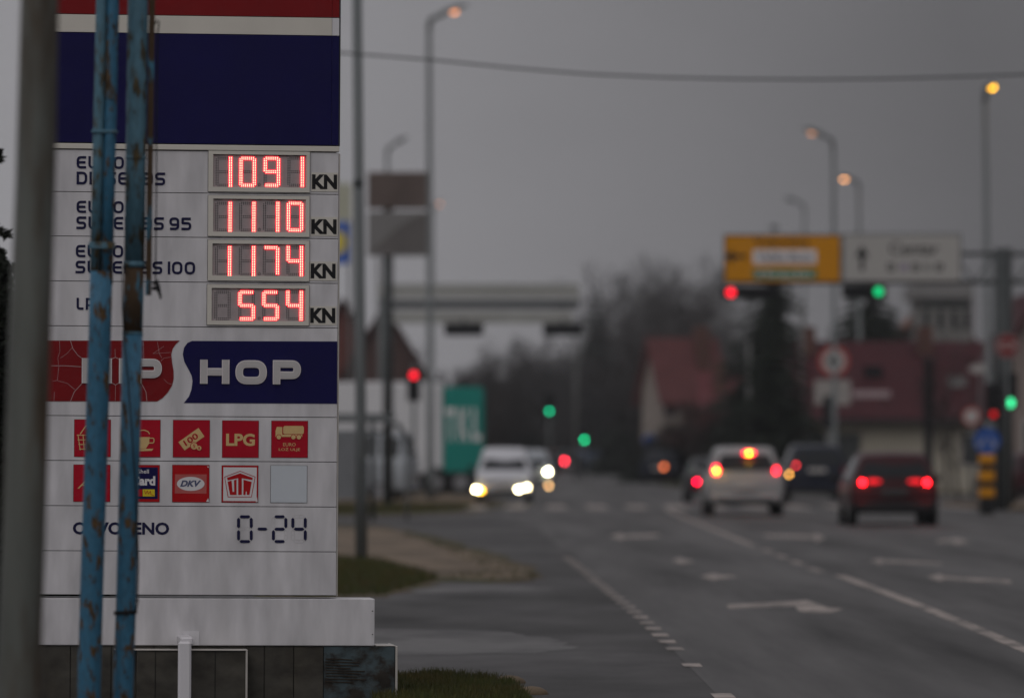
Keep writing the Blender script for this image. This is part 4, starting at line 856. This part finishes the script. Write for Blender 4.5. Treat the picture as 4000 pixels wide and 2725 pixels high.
car('parked_car', 'dark red saloon with both tail lights lit, nearest car on the right', 3494, 111, 1.80, 4.4, 1.46, M_dred, lights=(
    (-.63, .86, .08, .09, emis('tail_a', (1, .006, .012), 34), 'tail_light'), (-.40, .88, .30, .08, emis('tail_b', (1, .01, .02), 1.3), 'tail_light'), (.63, .86, .08, .09, emis('tail_a', (1, .006, .012), 34), 'tail_light'), (.40, .88, .30, .08, emis('tail_b', (1, .01, .02), 1.3), 'tail_light')))
car('parked_car', 'tall dark blue car with pale number plate, between the white and the red car', 3192, 161, 1.84, 3.9, 1.66, M_dblue, lights=(
    (-.60, 1.06, .06, .08, emis('tail_c', (.8, .03, .04), 12), 'tail_light'), (-.80, .80, .07, .07, emis('tail_o', (1, .45, .08), 16), 'indicator'), (.74, .9, .12, .26, M_redlens, 'tail_light')), plate=.86, boxy=.6)
car('parked_car', 'low dark car with one red tail light showing, left of the white hatchback', 2800, 160, 1.75, 4.2, 1.28, M_dgrey, lights=(
    (-.56, .60, .09, .08, emis('tail_d', (1, .0, .03), 30), 'tail_light'), (.6, .60, .09, .08, emis('tail_d', (1, .0, .03), 30), 'tail_light')))
car('oncoming_car', 'white oncoming car with dazzling yellowish headlights beside the green tarpaulin', 1970, 157, 1.58, 4.2, 1.56, paintm('van_white', (.48, .48, .50)), rear=False, lights=(
    (-.77, .40, .12, .10, E_head, 'headlight'), (.40, .40, .12, .10, E_head, 'headlight'), (.63, .46, .08, .08, E_head, 'headlight'), (-.64, .37, .09, .08, emis('amber_h', (1, .50, .02), 24), 'indicator')), group='oncoming cars')
car('oncoming_car', 'silver oncoming car partly hidden behind the white one, one headlight showing', 2068, 217, 1.78, 4.3, 1.50, M_pale, rear=False, lights=(
    (.70, .66, .10, .10, emis('head_b', (1, .93, .62), 90), 'headlight'), (-.70, .66, .10, .10, emis('head_b', (1, .93, .62), 90), 'headlight'), (.74, .12, .10, .08, emis('head_reflection', (1, .55, .22), 16), 'headlight_reflection')), group='oncoming cars')  # lowest glowing dome stands in for the headlight's reflection on the wet road
car('distant_car', 'tiny dark car far down the road with a single red tail light', 2222, 320, 1.75, 4.2, 1.45, M_dgrey, lights=((-.25, .86, .12, .12, emis('tail_e', (1, .03, .06), 40), 'tail_light'),), group='cars far down the road')
for x, D, p, lb, yw in ((2150, 400, paintm('far_pink', (.22, .12, .12)), 'far reddish car at the end of the road', .5), (2320, 390, paintm('far_blue', (.06, .10, .20)), 'far blue car at the end of the road, under the lower green light', .7), (2420, 380, paintm('far_wht', (.25, .25, .27)), 'far pale car at the right end of the far road', -.4),
                    (2570, 250, M_dblue, 'dark blue parked car with a dim amber light by the verge', -.3), (2080, 330, M_dgrey, 'far dark car behind the silver oncoming car', .3)):
    car('distant_car', lb, x, D, 1.75, 4.2, 1.45, p, yaw=yw, lights=(((.28, .74, .16, .16, emis('dim_amber', (1, .20, .05), 5), 'tail_light'),) if D == 250 else ()), group='cars far down the road')
car('parked_car', 'small piece of a dark red car at the right frame edge', 4085, 150, 1.75, 4.2, 1.45, M_dred, yaw=.2, lights=())
# lorry standing crossways on the left
DT = 176; e = empty('box_lorry', P(1650, HY+CAMH*S(DT), DT), 'white box lorry standing crossways with a green tarpaulin at its right end', 'lorry'); o = e.location.copy()
def tl(x, y): p = P(x, y, DT)-o; return (p.x, p.z)
M_box = mat('lorry_white', (.58, .58, .59), .5, var=.06, scale=.6); M_teal = mat('tarp_teal', (.008, .20, .165), .5, var=.08, scale=.8)
b = MB(); q0, q1 = tl(1150, 1850), tl(1728, 1492); b.box((q0[0], 0, q0[1]), (q1[0], 2.4, q1[1]), .04); bx_ = b.build('cargo_box', M_box, e)
b = MB(); q0, q1 = tl(1732, 1846), tl(1890, 1512); b.box((q0[0], -.02, q0[1]), (q1[0], 2.38, q1[1]), .04); tp = b.build('tarpaulin', M_teal, e)
b = MB(); z0_, z1_ = tl(0, 1722)[1], tl(0, 1592)[1]
for ch, xa, xb in (('T', 1740, 1780), ('K', 1792, 1832), ('L', 1846, 1880)): font_text(b, ch, (tl(xa, 0)[0]+tl(xb, 0)[0])/2, (z0_+z1_)/2, tl(xb, 0)[0]-tl(xa, 0)[0], z1_-z0_, -.03, bold=.03)
b.build('lettering', M_wl, tp)
b = MB(); b.box((tl(1150, 0)[0], .1, .55), (tl(1885, 0)[0], 2.2, tl(0, 1852)[1]-.01)); b.build('chassis', M_black, e)
for x in (1240, 1700, 1800):
    w0 = MB(); w0.tube([(tl(x, 0)[0], -.01, .48), (tl(x, 0)[0], .28, .48)], .48, 22); wh = w0.build('wheel', M_tyre, e); w0 = MB(); w0.tube([(tl(x, 0)[0], -.03, .48), (tl(x, 0)[0], .0, .48)], .24, 16); w0.build('rim', M_rim, wh)
ev = car('parked_van', 'pale grey van parked in front of the white lorry, behind the bus shelter', 1660, 162, 1.85, 4.6, 2.05, M_pale, yaw=math.radians(78), group='cars on the road', boxy=.9, cat='van')
ev.location.x = (1610-CX)*162/F

# ------------------------------------------------------------------ buildings
def house(name, label, cx, D, w_, d_, hw_, hr, wall, roof, along_x=True, wins=(), chim=None, over=.35, cat='house', door=None, yaw=0):
    e = empty(name, ((cx-CX)*D/F, D, 0), label, cat, 'houses beyond the crossing', yaw)
    b = MB(); b.box((-w_/2, 0, 0), (w_/2, d_, hw_))
    if along_x: b.add([(-w_/2, 0, hw_), (-w_/2, d_, hw_), (-w_/2, d_/2, hw_+hr-.1), (w_/2, 0, hw_), (w_/2, d_, hw_), (w_/2, d_/2, hw_+hr-.1)], [(0, 1, 2), (3, 5, 4)])
    else: b.add([(-w_/2, 0, hw_), (w_/2, 0, hw_), (0, 0, hw_+hr-.1), (-w_/2, d_, hw_), (w_/2, d_, hw_), (0, d_, hw_+hr-.1)], [(0, 1, 2), (3, 5, 4)])
    b.build('wall', wall, e)
    b = MB(); t = .18
    if along_x:
        X = w_/2+over; k = hr/(d_/2)
        for s_ in (0, 1):
            ye, yr = (-over, d_/2) if s_ == 0 else (d_+over, d_/2); ze, zr = hw_-over*k, hw_+hr
            b.add([(-X, ye, ze), (X, ye, ze), (X, yr, zr), (-X, yr, zr), (-X, ye, ze+t), (X, ye, ze+t), (X, yr, zr+t), (-X, yr, zr+t)], [(0, 3, 2, 1), (4, 5, 6, 7), (0, 1, 5, 4), (1, 2, 6, 5), (3, 0, 4, 7)])
    else:
        k = hr/(w_/2)
        for s_ in (-1, 1):
            xe = s_*(w_/2+over); ze = hw_-over*k
            b.add([(xe, -over, ze), (0, -over, hw_+hr), (0, d_+over, hw_+hr), (xe, d_+over, ze), (xe, -over, ze+t), (0, -over, hw_+hr+t), (0, d_+over, hw_+hr+t), (xe, d_+over, ze+t)], [(0, 1, 2, 3), (4, 7, 6, 5), (0, 4, 5, 1), (3, 7, 4, 0), (2, 6, 7, 3)])
    rf = b.build('roof', roof, e)
    for (x, z, ww, wh) in wins:
        b = MB(); b.box((x-ww/2, -.04, z), (x+ww/2, -.005, z+wh)); wn = b.build('window', M_wh, e); b = MB(); b.box((x-ww/2+.08, -.055, z+.08), (x+ww/2-.08, -.042, z+wh-.08)); b.build('pane', M_glass, wn)
    if door: b = MB(); b.box((door-.5, -.05, 0), (door+.5, -.005, 2.1)); b.build('door', M_greyd, e)
    if chim: b = MB(); b.box((chim-.3, d_/2-.8, hw_+hr*.4), (chim+.3, d_/2-.2, hw_+hr+.7)); b.build('chimney', M_brick, rf)
    return e
M_brick = mat('brick', (.10, .05, .04), .8, var=.2, scale=3)
M_rpink = mat('roof_pink', (.115, .042, .042), .8, var=.15, scale=1.5); M_rdark = mat('roof_wine', (.046, .010, .013), .8, var=.15, scale=1.2, stretch=(1, .3, 1)); M_rorg = mat('roof_orange', (.13, .052, .032), .8, var=.2, scale=1.5)
M_rbr = mat('roof_brown', (.060, .032, .030), .7, var=.2, scale=1.5)
M_wcr = mat('wall_cream', (.36, .33, .27), .8, var=.08, scale=.8); M_wgr = mat('wall_grey', (.19, .185, .175), .8, var=.08); M_wbr = mat('wall_brown', (.08, .05, .045), .8, var=.2)
house('house', 'house with a dull pink roof and cream gable beyond the road', 2705, 268, 3.1, 2.2, 4.3, 2.3, mat('wall_cream_light', (.25, .215, .19), .8), M_rpink, True, ((-1.2, 3.0, .8, .9), (-1.3, .9, .9, 1.1), (.9, .9, .9, 1.1)), .8, yaw=.45)
house('house', 'lower red-roofed house stepping down to the right of the pink-roofed one', 2865, 262, 2.5, 3.5, 2.9, 2.0, mat('wall_grey_brown', (.16, .13, .12), .8), mat('roof_rose', (.12, .036, .040), .8, var=.2, scale=1.5), True, ((-.5, 1.1, .8, .9), (.6, 1.1, .8, .9)), -.6)
house('house', 'low cream shop with a broad wine-red roof behind the red car', 3545, 205, 8.2, 9, 2.75, 2.55, M_wcr, M_rdark, True, ((2.6, .9, 1.4, 1.2), (-3.3, .9, .9, 1.2)), None, .5, 'shop', door=-2.2)
house('house', 'orange-roofed house rising behind the wine-red shop roof', 3655, 252, 4.6, 8, 5.6, 2.5, M_wgr, M_rorg, False, (), 1.6)
b = MB(); e = empty('apartment_house', P(3690, HY+CAMH*S(246), 246), 'grey flat-topped dormer block with dark windows above the orange roof', 'building'); o = e.location.copy()
def al(x, y): p = P(x, y, 246)-o; return (p.x, p.z)
q0, q1 = al(3590, 1400), al(3795, 1165); b.box((q0[0], 0, 0), (q1[0], 5, q1[1])); b.build('wall', M_wgr, e)
b = MB(); q0, q1 = al(3560, 1166), al(3800, 1112); b.box((q0[0], -.3, q0[1]), (q1[0], 5.3, q1[1])); b.build('roof', M_pan, e)
b = MB(); q0, q1 = al(3592, 1200), al(3793, 1172); b.box((q0[0], -.06, q0[1]), (q1[0], -.01, q1[1])); b.build('parapet', M_greyd, e)
for x in (3608, 3662, 3716, 3764): b = MB(); q0, q1 = al(x, 1250), al(x+22, 1212); b.box((q0[0], -.05, q0[1]-.4), (q1[0], -.01, q1[1])); b.build('window', M_glass, e)
house('house', 'house with steep brown roof behind the left traffic light', 1500, 225, 4.4, 8, 3.5, 3.6, M_wbr, M_rbr, False, ((-.9, 1, .8, 1), (.8, 1, .8, 1)), None)
house('house', 'reddish-brown house showing just right of the price sign', 1335, 235, 2.2, 7, 6.0, 1.6, mat('wall_rust', (.13, .05, .042), .8), M_rbr, False, ((.3, 3.2, .7, .9),))
house('house', 'cream building at the right frame edge behind the green traffic light', 4060, 170, 1.9, 8, 4.5, 1.6, mat('wall_pinkish', (.22, .18, .16), .8), M_rdark, False, ((-.1, 1.2, .8, 1.2),))
sh = [o for o in sc.objects if o.name.startswith('house') and 'broad wine-red' in str(o.get('label', ''))][0]
rfs = [o for o in sh.children if o.name.startswith('roof')][0]
for x, t in ((-2.6, .35), (-1.1, .55), (1.9, .4), (3.0, .62)):
    y_, z_ = 4.5*t, 2.75+2.55*t; b = MB(); b.box((x-.32, y_-.45, z_+.0), (x+.32, y_+.15, z_+.38)); b.build('skylight', M_glass if x != 1.9 else M_pan, rfs)
for x in (-3.4, .9): b = MB(); b.box((x-.28, 3.6, 4.4), (x+.28, 4.2, 6.0)); b.build('chimney', M_brick, rfs)
b = MB(); b.box((-4.6, -.62, 2.44), (4.6, -.50, 2.56)); b.build('gutter', M_greyd, sh)
e = empty('flue_stack', P(3628, HY+CAMH*S(199), 199), 'black flue rising in front of the wine-red roof', 'flue'); b = MB(); b.box((-.16, 0, 0), (.16, .3, 4.6), .03); b.build('stack', M_black, e); b = MB(); b.box((-.22, -.06, 4.61), (.22, .36, 4.7), .02); b.build('cap', M_greyd, e)
e = empty('shop_sign', P(3400, HY+CAMH*S(203), 203), 'small pale lettered board on the wine-red roof', 'sign'); o = e.location.copy()
b = MB()
q0 = P(3330, 1552, 203)-o; q1 = P(3478, 1526, 203)-o
b.box((q0.x, 0, q0.z), (q1.x, .06, q1.z), .01); b.build('board', mat('pinkish_board', (.36, .28, .29), .6), e)
b = MB(); b.tube([(q0.x+.2, .05, q0.z+.05), (q0.x+.2, 1.0, q0.z-.2)], .03, 6); b.tube([(q1.x-.2, .05, q0.z+.05), (q1.x-.2, 1.0, q0.z-.2)], .03, 6); b.build('bracket', M_greyd, e)

# ------------------------------------------------------------------ trees
M_bark = mat('bark', (.045, .038, .033), .9, var=.2, scale=4); M_twig = mat('twigs', (.038, .034, .033), .9, var=.25, scale=.8)
M_needle = mat('needles', (.012, .017, .011), .85, var=.35, scale=.9); M_hedge = mat('hedge_twigs', (.050, .026, .024), .9, var=.3, scale=.8)
def bare_tree(name, H, spread, seed, twigs=2300, tm=None, thin=1.0):
    r = random.Random(seed); e = empty(name, (0, 0, 0)); tr = MB(); cr = MB(); tips = []
    def branch(p, d, l, rad, lev):
        n = 4; pts = [p]; rs = [rad]
        for i in range(n):
            d = (d+Vector((r.uniform(-.18, .18), r.uniform(-.18, .18), r.uniform(-.02, .14)))).normalized(); p = p+d*l/n; pts.append(p); rs.append(rad*(1-.16*(i+1)))
        (tr if lev < 2 else cr).tube(pts, [q*(thin if lev else 1) for q in rs], 6 if lev < 2 else 3, False, False)
        if lev >= 3: tips.append((p, d)); return
        for k in range(4 if lev else 7):
            i = r.randint(1 if lev else 2, n); a = r.uniform(0, 6.28); sp = r.uniform(.5, .95)*spread
            dd = (d+Vector((math.cos(a)*sp, math.sin(a)*sp, r.uniform(-.05, .35)))).normalized(); branch(pts[i], dd, l*r.uniform(.45, .72), rs[i]*.6, lev+1)
    branch(Vector((0, 0, 0)), Vector((0, 0, 1)), H*.55, H*.018, 0)
    for _ in range(twigs):
        p, d = r.choice(tips); q = p+Vector([r.gauss(0, H*.022) for _ in range(3)]); v = (d+Vector((r.uniform(-.9, .9), r.uniform(-.9, .9), r.uniform(-.3, 1)))).normalized()*H*r.uniform(.03, .07)
        w2 = v.orthogonal().normalized()*H*.0028; cr.add([q-w2, q+w2, q+v], [(0, 1, 2)])
    tr.build('trunk', M_bark, e); cr.build('crown', tm or M_twig, e); return e
def conifer(name, H, R, seed, layers=26, m=None, leaf=.10, dens=3):
    r = random.Random(seed); e = empty(name, (0, 0, 0)); tr = MB(); cr = MB(); tr.tube([(0, 0, 0), (0, 0, H*.98)], [H*.018, .01], 7); tr.build('trunk', M_bark, e)
    for i in range(layers):
        f = i/(layers-1); z = H*(.06+.92*f); rad = R*(1-f)**.8*r.uniform(.8, 1.15)+.05; nb = max(5, int(16*(1-f)+5))
        for k in range(nb):
            a = r.uniform(0, 6.28); l = rad*r.uniform(.7, 1.1); d = Vector((math.cos(a), math.sin(a), -.22)); n = max(4, int(l/ (leaf*.55)))
            for j in range(n):
                t = (j+.5)/n; c = Vector((0, 0, z))+d*l*t+Vector((0, 0, -.25*l*t*t+.12*l*t**4))
                for _ in range(dens):
                    v = Vector((r.uniform(-1, 1), r.uniform(-1, 1), r.uniform(-.8, .4))).normalized()*leaf*r.uniform(.7, 1.5)*(1.25-.6*t)*(1.0-.75*f*f); w2 = v.orthogonal().normalized()*leaf*.28
                    cr.add([c-w2, c+w2, c+v], [(0, 1, 2)])
    cr.build('crown', m or M_needle, e); return e
def height(e): return max(v[2] for o in e.children for v in [c.co for c in o.data.vertices])
protos = [bare_tree('bare_tree', 13, .9, s_) for s_ in (1, 2, 3, 4)]; used = [False]*4
sparse = [bare_tree('bare_tree', 13, .8, s_, 520, None, .55) for s_ in (21, 22, 23)]; sused = [False]*3
cprotos = [conifer('conifer', 10, 2.2, 11, 26, None, .36, 6), conifer('conifer', 10, 2.9, 12, 24, None, .38, 6)]; cused = [False]*2
BH = {id(sparse): [height(e) for e in sparse], id(protos): [height(e) for e in protos], id(cprotos): [height(e) for e in cprotos]}
def plant(arr, us, i, x, top, D, label, group, cat='tree', wide=1.0):
    if D > 285 and 1980 < x < 2490: D = 432+(D-290)*.6          # the wood closes the end of the road, nothing stands on it
    H = CAMH+(HY-top)/S(D); o = arr[i]; base_h = BH[id(arr)][i]
    if us[i]: o = copy_tree(arr[i])
    us[i] = True; o.location = ((x-CX)*D/F, D, 0); s_ = H/base_h; o.scale = (s_*wide, s_*wide, s_); o.rotation_euler = (0, 0, rnd.uniform(0, 6.28)); tag(o, label, cat, group); return o
wood = [(1905, 1330, 330), (1960, 1300, 360), (2020, 1310, 340), (2080, 1290, 380), (2140, 1290, 350), (2200, 1300, 370), (1870, 1350, 360), (1930, 1360, 300), (2000, 1380, 300), (2100, 1360, 300), (2250, 1270, 340), (2300, 1180, 400), (2360, 1075, 350), (2400, 1010, 420), (2440, 990, 360), (2490, 1000, 410), (2530, 1040, 350), (2575, 985, 400),
        (2620, 965, 370), (2670, 960, 420), (2715, 985, 350), (2760, 1060, 390), (2800, 1120, 350), (2850, 1170, 370), (2330, 1250, 300), (2420, 1230, 310), (2520, 1220, 300), (2620, 1180, 305), (2700, 1200, 300), (2780, 1250, 300), (2160, 1420, 300), (2050, 1450, 300), (2240, 1380, 290), (1940, 1500, 290),
        (2900, 1200, 330), (2960, 1250, 330), (3400, 1230, 320), (3520, 1250, 330), (1860, 1440, 300), (1800, 1400, 340), (1720, 1430, 330)]
wood += [(2380+i*38+rnd.uniform(-12, 12), 1010+rnd.uniform(-20, 130), 335+rnd.uniform(0, 70)) for i in range(13)]
where = ['at the left end of the wood', 'left of the green lights', 'above the left green light', 'above the lower green light', 'left of the amber sign in the wood', 'directly left of the amber sign', 'behind the amber sign', 'right of the pale sign']
for k, (x, t, D) in enumerate(wood):
    if t < 1210: plant(sparse, sused, k % 3, x, t, D, 'tall thin leafless tree rising above the hazy wood', 'tall thin trees above the hazy wood', wide=rnd.uniform(.9, 1.2))
    else: plant(protos, used, k % 4, x, t, D, 'leafless grey tree in the hazy wood down the road', 'leafless trees of the hazy wood', wide=rnd.uniform(.85, 1.15))
for k in range(26):
    plant(protos, used, k % 4, 1850+k*42+rnd.uniform(-15, 15), 1370+rnd.uniform(-50, 60)+(60 if k < 8 else 0), 296+rnd.uniform(0, 30), 'leafless grey tree in the hazy wood down the road', 'leafless trees of the hazy wood', wide=1.5)
for k in range(14):
    plant(cprotos, cused, k % 2, 1880+k*75+rnd.uniform(-20, 20), 1440+rnd.uniform(-50, 50), 330+rnd.uniform(0, 20), 'dark evergreen in the hazy wood down the road', 'dark evergreens of the hazy wood', wide=2.4)
for k, (x, t, D, wd_) in enumerate([(2330, 1120, 330, 1.3), (1990, 1500, 320, 2.0), (2120, 1480, 330, 2.0), (2230, 1430, 330, 2.0), (2420, 1400, 330, 2.0), (2560, 1380, 330, 2.0), (2690, 1400, 330, 2.0), (2820, 1420, 320, 2.0), (1880, 1520, 310, 1.6), (2330, 1400, 310, 1.8)]):
    plant(cprotos, cused, k % 2, x, t, D, 'dark evergreen in the hazy wood down the road', 'dark evergreens of the hazy wood', wide=wd_)
plant(cprotos, cused, 0, 3025, 880, 232, 'black pointed conifer rising behind the amber sign', 'dark conifers near the signs', wide=1.5)
plant(cprotos, cused, 1, 3395, 1000, 222, 'dark rounded conifer between the amber and pale signs, behind the lamp posts', 'dark conifers near the signs', wide=1.35)
plant(cprotos, cused, 1, 2960, 1330, 226, 'low dark conifer left of the lorry ban sign', 'dark conifers near the signs', wide=1.5)
for k, (x, t, D, lb) in enumerate(((1745, 1330, 252, 'leafless tree rising behind the green tarpaulin, left of two'), (1850, 1345, 250, 'leafless tree rising behind the green tarpaulin, right of two'), (3590, 1150, 222, 'leafless tree in front of the grey dormer block'), (3700, 1230, 198, 'thin leafless tree in front of the wine-red roof'), (3120, 1240, 236, 'leafless tree between the black conifer and the ban sign'))):
    plant(protos, used, k % 4, x, t, D, lb, 'garden trees near the crossing', wide=.9)
e = bare_tree('bare_tree', 3.1, .9, 31, 500); e.location = ((3745-CX)*172/F, 172, 0); tag(e, 'small dark leafless tree in front of the cream shop wall', 'tree')
M_shrub = mat('shrub_twigs', (.022, .019, .016), .9, var=.3, scale=.8)
hp = [bare_tree('hedge_bush', 3, 1.3, 32, 3200, M_hedge), bare_tree('hedge_bush', 3, 1.3, 33, 3200, M_shrub)]; hu = [False]*2; BH[id(hp)] = [height(e) for e in hp]
for k, x, t, D, w_, lb in ((0, 2705, 1500, 250, 1.3, 'tall reddish bush in front of the pink-roofed house'), (0, 2800, 1530, 247, 1.2, 'reddish bush right of the taller one, in front of the lower red roof'),
                       (1, 2585, 1640, 255, 1.5, 'dark bush at the left foot of the pink-roofed house'), (1, 2645, 1590, 252, 1.4, 'dark bush under the cream gable'), (1, 2860, 1600, 250, 1.5, 'dark bush behind the white hatchback'),
                       (1, 2530, 1700, 262, 1.6, 'low dark bush nearest the far end of the road'), (1, 2750, 1640, 244, 1.7, 'wide dark bush below the reddish ones')):
    plant(hp, hu, k, x, t, D, lb, 'bushes by the pink-roofed house', 'bush', w_)
for k, x, t, D, w_, lb in ((0, 2540, 1705, 258, 3.5, 'low black evergreen shrub at the left foot of the pink-roofed house'), (1, 2610, 1660, 256, 3.0, 'black evergreen shrub under the cream gable'), (0, 2690, 1600, 254, 2.6, 'black evergreen shrub in the middle before the pink-roofed house'), (1, 2780, 1580, 252, 2.4, 'black evergreen shrub before the lower red roof'), (0, 2870, 1600, 251, 2.6, 'black evergreen shrub behind the roof of the white hatchback')):
    plant(cprotos, cused, k, x, t, D, lb, 'evergreen shrubs below the pink-roofed house', 'bush', w_)
for k, x, t, D, w_, lb in ((1, 3028, 1060, 196, 1.1, 'broad dark conifer right of the pointed one'), (0, 2985, 1180, 239, 1.7, 'dark conifer left of the pointed one'), (1, 3430, 1090, 226, 1.5, 'dark conifer close to the orange roof'), (1, 3330, 1140, 229, 1.5, 'dark conifer just left of the tall lamp post below the green signal')):
    plant(cprotos, cused, k, x, t, D, lb, 'dark conifers near the signs', wide=w_)
# the near conifer at the left edge
e = conifer('conifer', 6.2, 1.75, 41, 64, mat('needles_near', (.010, .013, .008), .85, var=.35, scale=6), .12, 14); e.location = (-4.62, 41.5, 0)
tag(e, 'nearer of two dark conifers at the extreme left behind the thick pole', 'tree')
c = copy_tree(e); c.location = (-5.25, 44.5, 0); c.rotation_euler = (0, 0, 2.1); tag(c, 'farther of two dark conifers at the extreme left behind the thick pole', 'tree')
b = MB(); b.box((-6.2, 43.2, 0), (-3.82, 43.9, 2.6), .1); hb = bare_tree('hedge_bush', 2.9, 1.0, 51, 100, M_shrub); bpy.data.objects.remove([o for o in hb.children if o.name.startswith('crown')][0])
hq = random.Random(5); b = MB()
for _ in range(26000):
    p = Vector((hq.uniform(-1.3, 1.05), hq.uniform(-.5, .5), hq.uniform(.05, 3.0)-.25*hq.random())); v = Vector((hq.uniform(-1, 1), hq.uniform(-1, 1), hq.uniform(-.6, 1))).normalized()*.09; w2 = v.orthogonal().normalized()*.03; b.add([p-w2, p+w2, p+v], [(0, 1, 2)])
b.build('foliage', M_needle, hb); hb.location = (-4.85, 43.4, 0); tag(hb, 'dense black hedge closing the gap behind the conifers at the far left', 'hedge')

# ------------------------------------------------------------------ evening mist
b = MB(); b.box((-260, -30, -1.0), (260, 620, 60)); hz = b.build('haze', _m['asphalt'])
m = bpy.data.materials.new('haze'); m.use_nodes = True; t = m.node_tree; t.nodes.clear(); oo = t.nodes.new('ShaderNodeOutputMaterial'); pv = t.nodes.new('ShaderNodeVolumePrincipled')
pv.inputs['Color'].default_value = (.82, .83, .86, 1); pv.inputs['Density'].default_value = .00020; t.links.new(pv.outputs[0], oo.inputs['Volume'])
hz.data.materials.clear(); hz.data.materials.append(m); tag(hz, kind='stuff', label='thin grey evening mist over the road')
